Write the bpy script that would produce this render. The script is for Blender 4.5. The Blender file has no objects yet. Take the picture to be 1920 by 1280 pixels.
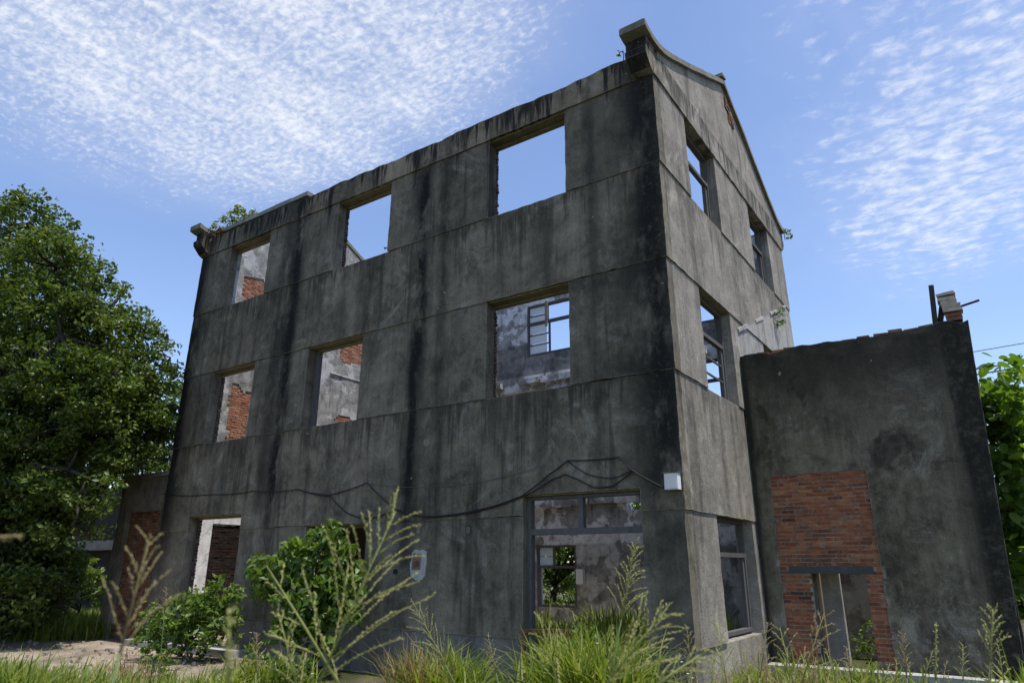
import bpy, math, random
import numpy as np
from mathutils import Vector, Matrix

R_ = math.radians
rng = np.random.default_rng(7)
random.seed(7)
scene = bpy.context.scene
col = scene.collection

# ------------------------------------------------------------------ camera
CAM = np.array([3.551, -9.329, 1.9405])
CR = np.array([0.82337, 0.5675, 0.00285]); CU = np.array([0.17365, -0.25672, 0.95076]); CF = np.array([-0.54029, 0.78233, 0.30992])
FPX = 1289.2
cd = bpy.data.cameras.new('camera'); cam = bpy.data.objects.new('camera', cd); col.objects.link(cam)
m = Matrix(((CR[0], CU[0], -CF[0], CAM[0]), (CR[1], CU[1], -CF[1], CAM[1]), (CR[2], CU[2], -CF[2], CAM[2]), (0, 0, 0, 1)))
cam.matrix_world = m
cd.sensor_width = 36; cd.lens = FPX / 1920 * 36; cd.clip_start = 0.05; cd.clip_end = 4000
cd.dof.use_dof = True; cd.dof.focus_distance = 14; cd.dof.aperture_fstop = 4.2
scene.camera = cam

# ------------------------------------------------------------------ node helper
class G:
    def __init__(s, nt):
        s.nt = nt; nt.nodes.clear()
    def n(s, t, **kw):
        x = s.nt.nodes.new(t)
        for k, v in kw.items(): setattr(x, k, v)
        return x
    def put(s, sock, v):
        if v is None: return
        if hasattr(v, 'is_output'): s.nt.links.new(v, sock)
        else:
            if isinstance(v, tuple) and sock.type == 'RGBA' and len(v) == 3: v = v + (1,)
            sock.default_value = v
    def m(s, op, a, b=None, c=None, clamp=False):
        x = s.n('ShaderNodeMath', operation=op, use_clamp=clamp)
        for i, v in enumerate((a, b, c)): s.put(x.inputs[i], v)
        return x.outputs[0]
    def v(s, op, a, b=None):
        x = s.n('ShaderNodeVectorMath', operation=op)
        s.put(x.inputs[0], a)
        if b is not None: s.put(x.inputs[1], b)
        return x.outputs[0]
    def noise(s, vec, scale, detail=4, rough=0.55, dist=0.0, out=0):
        x = s.n('ShaderNodeTexNoise')
        s.put(x.inputs['Vector'], vec); x.inputs['Scale'].default_value = scale
        x.inputs['Detail'].default_value = detail; x.inputs['Roughness'].default_value = rough
        x.inputs['Distortion'].default_value = dist
        return x.outputs[out]
    def ss(s, x, lo, hi, a=0.0, b=1.0):
        r = s.n('ShaderNodeMapRange', interpolation_type='SMOOTHSTEP')
        s.put(r.inputs[0], x); s.put(r.inputs[1], lo); s.put(r.inputs[2], hi); s.put(r.inputs[3], a); s.put(r.inputs[4], b)
        return r.outputs[0]
    def ramp(s, f, stops):
        r = s.n('ShaderNodeValToRGB'); e = r.color_ramp.elements
        while len(e) < len(stops): e.new(0.5)
        for el, (p, c) in zip(e, stops): el.position = p; el.color = tuple(c) + (1,)
        s.put(r.inputs[0], f); return r.outputs[0]
    def mix(s, f, a, b, mode='MIX'):
        x = s.n('ShaderNodeMix', data_type='RGBA', blend_type=mode)
        s.put(x.inputs[0], f); s.put(x.inputs[6], a); s.put(x.inputs[7], b); return x.outputs[2]
    def bump(s, h, strength=0.3, dist=0.02, nrm=None):
        b = s.n('ShaderNodeBump'); b.inputs['Strength'].default_value = strength; b.inputs['Distance'].default_value = dist
        s.put(b.inputs['Height'], h); s.put(b.inputs['Normal'], nrm); return b.outputs[0]
    def pos(s): return s.n('ShaderNodeNewGeometry').outputs['Position']
    def nrm(s): return s.n('ShaderNodeNewGeometry').outputs['Normal']
    def sep(s, v):
        x = s.n('ShaderNodeSeparateXYZ'); s.put(x.inputs[0], v); return x.outputs
    def out(s, sh, sock='Surface'):
        o = s.n('ShaderNodeOutputMaterial'); s.nt.links.new(sh, o.inputs[sock])
    def bsdf(s, colr, rough=0.9, normal=None, spec=0.3, **kw):
        b = s.n('ShaderNodeBsdfPrincipled'); s.put(b.inputs['Base Color'], colr); s.put(b.inputs['Roughness'], rough)
        b.inputs['Specular IOR Level'].default_value = spec
        if normal is not None: s.put(b.inputs['Normal'], normal)
        for k, v in kw.items(): s.put(b.inputs[k], v)
        return b.outputs[0]

def mat(name):
    mt = bpy.data.materials.new(name); mt.use_nodes = True
    return mt, G(mt.node_tree)

# ------------------------------------------------------------------ sun, sky, exposure
SUN_EL, SUN_AZ = 71.0, 3.0          # azimuth measured from +x towards +y
sdir = Vector((math.cos(R_(SUN_EL)) * math.cos(R_(SUN_AZ)), math.cos(R_(SUN_EL)) * math.sin(R_(SUN_AZ)), math.sin(R_(SUN_EL))))
sl = bpy.data.lights.new('sun', 'SUN'); sl.energy = 3.3; sl.angle = R_(0.53); sl.color = (1.0, 0.95, 0.87)
so = bpy.data.objects.new('sun', sl); col.objects.link(so); so.rotation_euler = (-sdir).to_track_quat('-Z', 'Y').to_euler(); so.location = (20, 5, 40)

w = bpy.data.worlds.new('World'); scene.world = w; w.use_nodes = True
g = G(w.node_tree)
sky = g.n('ShaderNodeTexSky', sky_type='NISHITA', sun_disc=False, sun_elevation=R_(SUN_EL), sun_rotation=R_(90 - SUN_AZ), altitude=50, air_density=1.0, dust_density=0.25, ozone_density=3.0)
d = g.n('ShaderNodeTexCoord').outputs['Generated']
dx, dy, dz = g.sep(d)
dzc = g.m('MAXIMUM', dz, 0.06)
cx = g.n('ShaderNodeCombineXYZ'); g.put(cx.inputs[0], g.m('DIVIDE', dx, dzc)); g.put(cx.inputs[1], g.m('DIVIDE', dy, dzc)); p = cx.outputs[0]
px, py, _ = g.sep(p)
warp = g.v('SCALE', g.v('SUBTRACT', g.noise(p, 1.6, 3, out=1), (0.5, 0.5, 0.5))); warp.node.inputs['Scale'].default_value = 0.5
pw = g.v('ADD', p, warp); wx, wy, _ = g.sep(pw)
def patch(cx_, cy_, rx, ry, soft=0.55, rot=0.0):
    a = g.m('SUBTRACT', wx, cx_); b = g.m('SUBTRACT', wy, cy_)
    c, s_ = math.cos(rot), math.sin(rot)
    u = g.m('DIVIDE', g.m('ADD', g.m('MULTIPLY', a, c), g.m('MULTIPLY', b, s_)), rx)
    v = g.m('DIVIDE', g.m('SUBTRACT', g.m('MULTIPLY', b, c), g.m('MULTIPLY', a, s_)), ry)
    r = g.m('SQRT', g.m('ADD', g.m('MULTIPLY', u, u), g.m('MULTIPLY', v, v)))
    return g.ss(r, 1.0 - soft, 1.0 + soft * 0.35, 1.0, 0.0)
mA = patch(-1.15, 0.58, 0.86, 0.68, 0.62)
mB = g.m('MULTIPLY', patch(0.06, 1.95, 0.46, 1.15, 0.75, 0.08), 0.92)
mC = g.m('MULTIPLY', patch(0.12, 1.25, 0.5, 0.5, 0.9), 0.62)
mD = g.m('MULTIPLY', patch(-0.33, 1.95, 0.25, 0.75, 0.9), 0.30)
far = g.m('MULTIPLY', g.ss(g.noise(p, 0.55, 3), 0.50, 0.66), g.ss(g.v('LENGTH', g.v('SUBTRACT', p, (-0.6, 1.2, 0))) if False else py, 0.35, -0.2))
mask = g.m('MAXIMUM', g.m('MAXIMUM', mA, mB), g.m('MAXIMUM', g.m('MAXIMUM', mC, mD), far))
pst = g.v('MULTIPLY', g.v('ADD', p, g.v('MULTIPLY', warp, (0.12, 0.12, 0))), (1.0, 1.35, 1))
puff = g.m('ADD', g.m('MULTIPLY', g.noise(pst, 46, 6, 0.6, 0.25), g.ss(wx, -.3, -.7)), g.m('MULTIPLY', g.noise(pst, 17, 6, 0.6, 0.2), g.ss(wx, -.7, -.3)))
puff2 = g.noise(p, 7, 5, 0.6, 0.3)
wisp = g.noise(g.v('MULTIPLY', p, (5, 1.4, 1)), 2.2, 5, 0.6, 0.6)
den = g.m('ADD', g.m('MULTIPLY', puff, 0.66), g.m('ADD', g.m('MULTIPLY', puff2, 0.24), g.m('MULTIPLY', wisp, 0.12)))
thr = g.m('SUBTRACT', 0.715, g.m('MULTIPLY', mask, 0.275))
cl = g.ss(g.m('SUBTRACT', den, thr), -0.07, 0.25)
cl = g.m('MULTIPLY', cl, g.ss(mask, 0.02, 0.35))
cl = g.m('ADD', g.m('MULTIPLY', cl, g.ss(mA, 0, 1, .74, .56)), g.m('MULTIPLY', g.m('MULTIPLY', mask, wisp), g.ss(mA, 0, 1, .28, .58)), clamp=True)
cl = g.m('MULTIPLY', cl, g.ss(dz, 0.05, 0.3))
SKYC = g.mix(1.0, sky.outputs[0], (1.30, 1.22, 1.26), 'MULTIPLY')
CLOUD = (5.4, 5.6, 5.95)
skc = g.mix(cl, SKYC, CLOUD)
bg = g.n('ShaderNodeBackground'); g.put(bg.inputs[0], skc); bg.inputs[1].default_value = 0.105
g.nt.links.new(bg.outputs[0], g.n('ShaderNodeOutputWorld').inputs[0])

scene.view_settings.view_transform = 'Standard'; scene.view_settings.look = 'None'
scene.view_settings.gamma = 1; scene.view_settings.use_curve_mapping = False
scene.view_settings.exposure = 0.75

# ------------------------------------------------------------------ helpers
def at(u, v, dist):
    dd = CF + CR * (u - 960) / FPX + CU * (640 - v) / FPX
    return CAM + dd / np.linalg.norm(dd) * dist
def gnd(u, hd, z=0.2):
    dd = CF + CR * (u - 960) / FPX + CU * (640 - 1150) / FPX
    h = dd[:2] / np.linalg.norm(dd[:2]); return np.array([CAM[0] + h[0] * hd, CAM[1] + h[1] * hd, z])

_perm = np.random.default_rng(3).random(4096)
def vnoise(P, scale=1.0, seed=0):
    """smooth value noise in -1..1 for an (n,3) array"""
    Q = np.asarray(P, float) * scale + seed * 17.31
    i = np.floor(Q).astype(np.int64); f = Q - i; f = f * f * (3 - 2 * f)
    def h(a, b, c): return _perm[(a * 73856093 ^ b * 19349663 ^ c * 83492791) & 4095]
    r = 0
    for a in (0, 1):
        for b in (0, 1):
            for c in (0, 1):
                wgt = (f[:, 0] if a else 1 - f[:, 0]) * (f[:, 1] if b else 1 - f[:, 1]) * (f[:, 2] if c else 1 - f[:, 2])
                r = r + wgt * h(i[:, 0] + a, i[:, 1] + b, i[:, 2] + c)
    return r * 2 - 1

def mesh_obj(name, verts, faces, mt, parent=None, smooth=False, sharp=None, attr=None):
    me = bpy.data.meshes.new(name)
    me.from_pydata([tuple(map(float, v)) for v in verts], [], faces)
    if smooth:
        me.polygons.foreach_set('use_smooth', [True] * len(me.polygons))
        if sharp: me.set_sharp_from_angle(angle=R_(sharp))
    if attr is not None:
        at_ = me.attributes.new('rnd', 'FLOAT', 'POINT'); at_.data.foreach_set('value', np.asarray(attr, np.float32))
    me.materials.append(mt); me.update()
    o = bpy.data.objects.new(name, me); col.objects.link(o)
    if parent is not None: o.parent = parent
    return o

def fast_mesh(name, V, F, mt, parent=None, attr=None, smooth=False):
    """V (n,3); F (m,k) equal-sized faces"""
    me = bpy.data.meshes.new(name); V = np.ascontiguousarray(V, np.float32); F = np.ascontiguousarray(F, np.int32)
    k = F.shape[1]
    me.vertices.add(len(V)); me.vertices.foreach_set('co', V.ravel())
    me.loops.add(F.size); me.loops.foreach_set('vertex_index', F.ravel())
    me.polygons.add(len(F)); me.polygons.foreach_set('loop_start', np.arange(0, F.size, k, dtype=np.int32))
    if smooth: me.polygons.foreach_set('use_smooth', np.ones(len(F), bool))
    if attr is not None:
        a = me.attributes.new('rnd', 'FLOAT', 'POINT'); a.data.foreach_set('value', np.asarray(attr, np.float32))
    me.materials.append(mt); me.update(calc_edges=True); me.validate()
    o = bpy.data.objects.new(name, me); col.objects.link(o)
    if parent is not None: o.parent = parent
    return o

def thing(name, label, cat, group=None):
    o = bpy.data.objects.new(name, None); o.empty_display_size = 0.3; col.objects.link(o)
    return tag(o, label, cat, group)
def tag(o, label, cat, group=None):
    o['label'] = label; o['category'] = cat
    if group: o['group'] = group
    return o
def struct(o): o['kind'] = 'structure'; return o
def stuff(o): o['kind'] = 'stuff'; return o

BOXF = [(0, 1, 3, 2), (4, 6, 7, 5), (0, 4, 5, 1), (2, 3, 7, 6), (0, 2, 6, 4), (1, 5, 7, 3)]
def boxv(x0, x1, y0, y1, z0, z1):
    return [(x, y, z) for x in (x0, x1) for y in (y0, y1) for z in (z0, z1)]
class MB:
    def __init__(s): s.v = []; s.f = []; s.r = []
    def add(s, V, F, r=0.0):
        b = len(s.v); s.v += [tuple(map(float, q)) for q in V]; s.f += [tuple(i + b for i in f) for f in F]; s.r += [r] * len(V); return s
    def box(s, x0, x1, y0, y1, z0, z1, jit=0, r=0.0):
        V = np.array(boxv(x0, x1, y0, y1, z0, z1))
        if jit: V = V + rng.uniform(-jit, jit, V.shape)
        return s.add(V, BOXF, r)
    def beam(s, a, b, w_, h_, up=(0, 0, 1)):
        a = Vector(a); b = Vector(b); t = (b - a).normalized(); u = Vector(up)
        if abs(t.dot(u)) > 0.95: u = Vector((0, 1, 0))
        sd = t.cross(u).normalized(); u = sd.cross(t)
        V = [p_ + sd * (i * w_ / 2) + u * (j * h_ / 2) for p_ in (a, b) for i in (-1, 1) for j in (-1, 1)]
        return s.add(V, BOXF)
    def tube(s, pts, rad, n=6, cap=True, r=0.0):
        P_ = [Vector(q) for q in pts]; k = len(P_)
        if not hasattr(rad, '__len__'): rad = [rad] * k
        b = len(s.v); ref = Vector((0.3, 0.9, 0.25))
        for i, q in enumerate(P_):
            t = (P_[min(i + 1, k - 1)] - P_[max(i - 1, 0)]).normalized()
            if abs(t.dot(ref)) > .98: ref = Vector((1, 0, 0))
            sd = t.cross(ref).normalized(); u = sd.cross(t)
            for j in range(n):
                an = 2 * math.pi * j / n; s.v.append(tuple(q + (sd * math.cos(an) + u * math.sin(an)) * rad[i])); s.r.append(r)
        for i in range(k - 1):
            for j in range(n):
                s.f.append((b + i * n + j, b + i * n + (j + 1) % n, b + (i + 1) * n + (j + 1) % n, b + (i + 1) * n + j))
        if cap: s.f.append(tuple(b + j for j in range(n))[::-1]); s.f.append(tuple(b + (k - 1) * n + j for j in range(n)))
        return s
    def build(s, name, mt, parent=None, smooth=False, sharp=None): return mesh_obj(name, s.v, s.f, mt, parent, smooth, sharp, s.r)

def lines(a, b, step, extra=()):
    keep = sorted({round(x, 4) for x in [a, b] + [e for e in extra if a < e < b]})
    out = []
    for s_, e in zip(keep[:-1], keep[1:]):
        k = max(1, int(round((e - s_) / step))); out += [s_ + (e - s_) * i / k for i in range(k)]
    return np.array(out + [keep[-1]])

def slab(name, us, vs, solid, ws, fmap, mt, parent, disp=0.004, wear=0.012, post=None, smooth=True, flip=False):
    """wall built from cells: us, vs grid lines; ws depth lines (first = seen face); solid(uc, vc) -> mask; fmap(u,v,w)->xyz"""
    uc = (us[:-1] + us[1:]) / 2; vc = (vs[:-1] + vs[1:]) / 2
    U, Vv = np.meshgrid(uc, vc, indexing='ij'); S = solid(U, Vv)
    nu, nv, nw = len(us), len(vs), len(ws); idx = {}; co = []
    def vid(i, j, k):
        key = (i * nv + j) * nw + k
        if key not in idx: idx[key] = len(co); co.append((us[i], vs[j], ws[k], i, j, k))
        return idx[key]
    F = []
    def quad(a, b, c, d_): F.append((a, b, c, d_) if not flip else (d_, c, b, a))
    sp = np.zeros((nu + 1, nv + 1), bool); sp[1:nu, 1:nv] = S
    for i in range(nu - 1):
        for j in range(nv - 1):
            if not S[i, j]: continue
            quad(vid(i, j, 0), vid(i + 1, j, 0), vid(i + 1, j + 1, 0), vid(i, j + 1, 0))
            k = nw - 1
            quad(vid(i, j, k), vid(i, j + 1, k), vid(i + 1, j + 1, k), vid(i + 1, j, k))
            for (ni, nj, a, b) in ((i, j + 1, (i, j), (i, j + 1)), (i + 2, j + 1, (i + 1, j + 1), (i + 1, j)), (i + 1, j, (i + 1, j), (i, j)), (i + 1, j + 2, (i, j + 1), (i + 1, j + 1))):
                if not sp[ni, nj]:
                    for k in range(nw - 1):
                        quad(vid(*a, k), vid(*b, k), vid(*b, k + 1), vid(*a, k + 1))
    co = np.array(co)
    # how many of the four cells round a grid corner are solid: <4 means an edge
    ii = co[:, 3].astype(int); jj = co[:, 4].astype(int); kk = co[:, 5].astype(int)
    cnt = sp[ii, jj].astype(int) + sp[ii + 1, jj] + sp[ii, jj + 1] + sp[ii + 1, jj + 1]
    u, v_, w_ = co[:, 0].copy(), co[:, 1].copy(), co[:, 2].copy()
    X = np.stack(fmap(u, v_, w_), 1)
    n1 = vnoise(X, 3.1) * 0.6 + vnoise(X, 9, 1) * 0.4
    w_ = w_ + disp * n1 * (kk == 0)
    edge = (cnt < 4)
    e = np.clip(vnoise(X, 5.0, 2) * 0.7 + vnoise(X, 14, 3) * 0.6, -0.15, 1) * wear
    gu = (sp[ii + 1, jj].astype(int) + sp[ii + 1, jj + 1]) - (sp[ii, jj].astype(int) + sp[ii, jj + 1])
    gv = (sp[ii, jj + 1].astype(int) + sp[ii + 1, jj + 1]) - (sp[ii, jj].astype(int) + sp[ii + 1, jj])
    u = u + edge * np.sign(gu) * e * (kk == 0); v_ = v_ + edge * np.sign(gv) * e * (kk == 0)
    u = u + edge * np.sign(gu) * e * 0.5 * (kk > 0); v_ = v_ + edge * np.sign(gv) * e * 0.5 * (kk > 0)
    X = np.stack(fmap(u, v_, w_), 1)
    if post is not None: X = post(X, co)
    return mesh_obj(name, X, F, mt, parent, smooth, 35 if smooth else None)

def inrects(U, V, rects):
    mk = np.zeros(U.shape, bool)
    for (a, b, c, d_) in rects: mk |= (U > a) & (U < b) & (V > c) & (V < d_)
    return mk

# ------------------------------------------------------------------ materials
def concrete(name, lo, hi, stain=1.0, front=False, side=False, annex=False, bumps=0.35, tint=(1, 0.975, 0.92)):
    mt, g = mat(name); P = g.pos(); x, y, z = g.sep(P)
    mul = lambda *a: (a[0] if len(a) == 1 else g.m('MULTIPLY', a[0], mul(*a[1:])))
    broad = g.noise(P, 0.6, 5, 0.62, .3); mott = g.noise(P, 2.6, 6, 0.7, 0.5); fine = g.noise(P, 42, 4, 0.7); mid = g.noise(P, 11, 6, .72, .4)
    strk = g.noise(g.v('MULTIPLY', P, (1.7, 1.7, 0.14)), 1.5, 5, 0.6, 0.2)
    strk2 = g.noise(g.v('MULTIPLY', P, (8, 8, 0.5)), 1.5, 5, 0.65)
    f = g.m('ADD', mul(broad, 0.34), g.m('ADD', mul(mott, 0.36), g.m('ADD', mul(mid, .16), mul(strk2, 0.14))))
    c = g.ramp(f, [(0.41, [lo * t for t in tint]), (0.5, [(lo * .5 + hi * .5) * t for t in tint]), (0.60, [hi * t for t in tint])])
    if front:
        pid = None
        for b in (-11.86, -10.21, -8.03, -6.35, -3.443, -1.743):
            e = g.m('GREATER_THAN', g.m('ADD', x, mul(g.m('SUBTRACT', mid, .5), .03)), b); pid = e if pid is None else g.m('ADD', pid, e)
        for b in (9.887, 8.19, 6.49, 4.69, 2.69, .9): pid = g.m('ADD', pid, mul(g.m('GREATER_THAN', z, b), 11.0))
        wn = g.n('ShaderNodeTexWhiteNoise', noise_dimensions='1D'); g.put(wn.inputs['W'], g.m('ROUND', pid))
        tn = g.m('ADD', .84, mul(wn.outputs['Value'], .34)); tc = g.n('ShaderNodeCombineXYZ')
        for k in range(3): g.put(tc.inputs[k], tn)
        c = g.mix(1.0, c, tc.outputs[0], 'MULTIPLY')
    # pale lime bloom and veins
    eff = mul(g.ss(g.noise(P, 1.1, 6, 0.75, 1.3), 0.53, 0.68), 0.5)
    c = g.mix(eff, c, (hi * 1.45, hi * 1.36, hi * 1.15))
    vo = g.n('ShaderNodeTexVoronoi', feature='DISTANCE_TO_EDGE'); vo.inputs['Scale'].default_value = 2.6
    g.put(vo.inputs['Vector'], g.v('ADD', g.v('MULTIPLY', P, (1, 1, 1.6)), g.v('MULTIPLY', g.noise(P, 4.0, 4, .72, out=1), (1.1, 1.1, 1.1))))
    vein = mul(g.ss(vo.outputs[0], 0.0, 0.03, 1, 0), g.ss(g.noise(P, 1.1, 5, .65), .47, .62))
    c = g.mix(mul(vein, .5), c, (hi * 1.7, hi * 1.58, hi * 1.35))
    dk = mul(g.ss(g.m('ADD', mul(strk, 0.7), mul(strk2, 0.3)), 0.51, 0.63), 0.6 * stain)
    # rain drips running down from the ledges
    colx = g.noise(g.v('MULTIPLY', P, (4.2, 4.2, 0.06)), 1.0, 6, .7); cola = g.noise(g.v('MULTIPLY', P, (0.9, 0.9, 0.03)), 1.0, 3, .5)
    ln = g.m('ADD', g.ss(colx, .44, .68, 0.0, 1.7), g.ss(cola, .45, .7, -.1, 1.1))
    for z0, am in ((10.42, .95), (8.19, .62), (4.69, .6), (5.7 if annex else 6.49, .9 if annex else .3)):
        dp = g.m('SUBTRACT', z0, z)
        drip = mul(g.ss(dp, -.03, .02), g.m('SUBTRACT', 1.0, g.ss(g.m('DIVIDE', dp, g.m('MAXIMUM', ln, .04)), .25, 1.0)), am * stain, g.ss(strk2, .34, .56))
        dk = g.m('MAXIMUM', dk, drip)
    if front:
        xw = g.m('ADD', x, mul(g.m('SUBTRACT', g.noise(g.v('MULTIPLY', P, (1, 1, 0.4)), 1.7, 6, .65), 0.5), 0.6))
        tot = None
        for c0, wd, am in ((-0.2, 0.6, 1.05), (-5.12, 0.24, 1.15), (-9.05, 0.27, 1.15), (-9.5, 0.2, 0.7), (-13.1, 0.4, 1.15), (-4.5, 0.16, 0.7), (-7.3, .12, .5), (-10.9, .15, .55), (-6.8, 0.1, 0.35), (-11.3, 0.12, 0.4), (-2.3, 0.16, 0.5), (-3.1, 0.12, 0.35), (-1.25, 0.14, 0.6)):
            u = g.m('DIVIDE', g.m('SUBTRACT', xw, c0), wd); e = mul(g.m('EXPONENT', mul(u, u, -1.0)), am)
            tot = e if tot is None else g.m('ADD', tot, e)
        tot = mul(tot, g.ss(g.noise(g.v('MULTIPLY', P, (1.1, 1.1, 0.5)), 1.0, 6, .68), 0.33, 0.52), g.ss(z, .8, 4.0, 0.3, 1.0), g.ss(mid, .25, .5, .55, 1.0))
        isf = g.ss(mul(g.sep(g.nrm())[1], -1.0), 0.4, 0.7)
        dk = g.m('MAXIMUM', dk, mul(tot, isf, 0.95))
    if annex:
        top = mul(g.ss(g.m('ADD', z, mul(mott, 3.0)), 5.3, 6.9), 0.8)
        rt = mul(g.ss(g.m('ADD', x, g.m('ADD', mul(strk, .8), mul(mott, .5))), 3.55, 4.0), g.ss(mid, .3, .55, .6, 1.0))
        lf = g.ss(g.m('ADD', x, mul(strk, 0.8)), 0.75, 0.4)
        blot = mul(g.ss(g.noise(P, .9, 6, .65, .4), .5, .62), g.ss(z, 1.8, 4.2, .12, .8))
        dk = g.m('MAXIMUM', dk, mul(g.m('MAXIMUM', g.m('MAXIMUM', top, blot), g.m('MAXIMUM', rt, lf)), 0.92))
    if side:
        edge = mul(g.ss(g.m('ADD', y, mul(g.noise(P, 2.0, 6, .7), 0.4)), 0.44, 0.24), 0.75)
        dk = g.m('MAXIMUM', mul(dk, .92), edge)
        ww = g.m('SUBTRACT', g.m('ADD', mul(y, 0.43), 4.78), z)
        lime = mul(g.ss(ww, -0.02, 0.05), g.ss(y, 3.2, 3.3), g.ss(g.noise(P, 2.3, 6, .65), 0.36, 0.5))
        c = g.mix(mul(lime, 0.6), c, (0.42, 0.41, 0.39))
    c = g.mix(mul(dk, g.ss(fine, .2, .5, .8, 1.0)), c, (0.012, 0.0115, 0.0105), 'MIX')
    # little chips and pits
    ch = mul(g.ss(g.noise(P, 6, 3, .5), .735, .75), .6)
    c = g.mix(ch, c, (hi * 1.6, hi * 1.5, hi * 1.3))
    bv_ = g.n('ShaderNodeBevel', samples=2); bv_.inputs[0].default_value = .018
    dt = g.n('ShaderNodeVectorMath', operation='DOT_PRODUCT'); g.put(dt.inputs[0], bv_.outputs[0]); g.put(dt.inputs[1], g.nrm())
    wear_lightm = mul(g.ss(dt.outputs['Value'], .97, .8), g.ss(g.noise(P, 5, 4, .6), .36, .52))  # worn arrises, paled also for the light they catch
    c = g.mix(mul(wear_lightm, .65), c, (hi * 2.0, hi * 1.88, hi * 1.6))
    c = g.mix(0.4, c, g.ramp(fine, [(0.3, (0.35, 0.35, 0.35)), (0.7, (1.35, 1.35, 1.35))]), 'MULTIPLY')
    h = g.m('ADD', mul(g.noise(P, 2.6, 3, .6), 0.4), g.m('ADD', mul(g.noise(P, 42, 2, .6), 0.22), mul(g.noise(P, 16, 4, .75, .8), 0.5)))
    g.out(g.bsdf(c, 0.92, g.bump(h, bumps, 0.04), 0.2)); return mt

M = {}
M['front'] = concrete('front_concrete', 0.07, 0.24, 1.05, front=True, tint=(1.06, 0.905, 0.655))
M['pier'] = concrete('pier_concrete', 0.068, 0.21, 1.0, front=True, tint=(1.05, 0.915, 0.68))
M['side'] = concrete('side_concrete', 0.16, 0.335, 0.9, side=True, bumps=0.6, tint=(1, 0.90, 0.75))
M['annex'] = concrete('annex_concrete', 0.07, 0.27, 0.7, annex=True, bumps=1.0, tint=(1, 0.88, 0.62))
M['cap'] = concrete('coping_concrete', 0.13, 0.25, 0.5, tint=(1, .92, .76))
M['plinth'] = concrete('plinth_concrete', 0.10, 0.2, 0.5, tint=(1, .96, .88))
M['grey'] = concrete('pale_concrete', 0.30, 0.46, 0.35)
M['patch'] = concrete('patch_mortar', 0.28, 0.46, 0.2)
M['soffit'] = concrete('stain_bounce_soffit', 0.12, 0.22, 0.3, tint=(1.0, 0.86, 0.5))  # ochre tint holds light bounced up from the grass, plus stain

def plaster(name, white=0.55, grey=0.27, bias=0.0, dirt=0.6):
    mt, g = mat(name); P = g.pos()
    n1 = g.noise(P, 1.0, 7, 0.62, 0.25); n2 = g.noise(P, 4.0, 6, 0.65, 0.3); n3 = g.noise(P, 30, 4, .7)
    st = g.noise(g.v('MULTIPLY', P, (4, 4, 0.5)), 1.4, 5, .6, .2)
    pe = g.ss(n1, 0.50 + bias, 0.53 + bias)
    gc = g.ramp(n2, [(0.35, (grey * .55, grey * .54, grey * .5)), (0.65, (grey * 1.15, grey * 1.12, grey * 1.06))])
    wc = g.ramp(n2, [(0.3, (white * .62, white * .62, white * .61)), (0.65, (white, white * .99, white * .97))])
    c = g.mix(pe, gc, wc)
    c = g.mix(g.m('MULTIPLY', g.ss(st, 0.54, 0.70), dirt), c, (0.05, 0.05, 0.052))
    vo = g.n('ShaderNodeTexVoronoi', feature='DISTANCE_TO_EDGE'); vo.inputs['Scale'].default_value = 0.9
    g.put(vo.inputs['Vector'], g.v('ADD', P, g.v('MULTIPLY', g.noise(P, 1.9, 5, .6, out=1), (1.1, 1.1, 1.1))))
    cr = g.ss(vo.outputs[0], 0.0, 0.014, 1, 0)
    if name == 'back_plaster':
        zz = g.m('ADD', g.sep(P)[2], g.m('MULTIPLY', n2, .12))
        dado = g.m('MULTIPLY', g.ss(zz, 8.70, 8.67), g.ss(zz, 7.62, 7.66)); dado = g.m('MAXIMUM', dado, g.m('MULTIPLY', g.ss(zz, 2.62, 2.55), .55))
        c = g.mix(g.m('MULTIPLY', dado, .8), c, g.ramp(n2, [(.35, (.06, .058, .054)), (.65, (.21, .2, .185))]))
    c = g.mix(g.m('MULTIPLY', cr, 0.5), c, (0.04, 0.038, 0.035))
    h = g.m('ADD', g.m('MULTIPLY', pe, 0.6), g.m('ADD', g.m('MULTIPLY', n2, .4), g.m('MULTIPLY', n3, .2)))
    g.out(g.bsdf(c, 0.9, g.bump(g.m('SUBTRACT', h, g.m('MULTIPLY', cr, 1.2)), 0.5, 0.02), 0.25)); return mt
M['whitewash'] = plaster('whitewash', .8, .5, -.1, .25)
M['plaster'] = plaster('interior_plaster', 0.42, 0.27, 0.02, 0.5)
M['plaster_back'] = plaster('back_plaster', 0.72, 0.34, -0.02, 0.6)
M['plaster_beige'] = plaster('beige_plaster', 0.42, 0.26, -0.02, 0.6)

def brickmat(name, stops, obj=True, dark=0.3):
    mt, g = mat(name); P = g.pos()
    if obj: r = g.n('ShaderNodeObjectInfo').outputs['Random']
    else:
        a = g.n('ShaderNodeAttribute'); a.attribute_name = 'rnd'; r = a.outputs['Fac']
    c = g.ramp(r, stops)
    n = g.noise(P, 22, 5, .7); nb = g.noise(P, 2.2, 4, .6)
    c = g.mix(0.7, c, g.ramp(n, [(0.3, (.5, .5, .5)), (0.7, (1.25, 1.2, 1.15))]), 'MULTIPLY')
    c = g.mix(g.m('MULTIPLY', g.ss(nb, .5, .68), dark), c, (0.045, 0.03, 0.028))
    sm = g.noise(P, 9, 7, .75, .6)
    c = g.mix(g.m('MULTIPLY', g.ss(sm, .53, .63), 0.0 if name == 'shade_brick' else .6), c, (.30, .25, .20))
    c = g.mix(g.m('MULTIPLY', g.ss(g.noise(P, 3.1, 5, .7), .5, .62), .45), c, (.09, .05, .035))
    h2 = g.m('ADD', n, g.m('MULTIPLY', sm, .8))
    g.out(g.bsdf(c, 0.9, g.bump(h2, .8, .012), .2)); return mt
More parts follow.
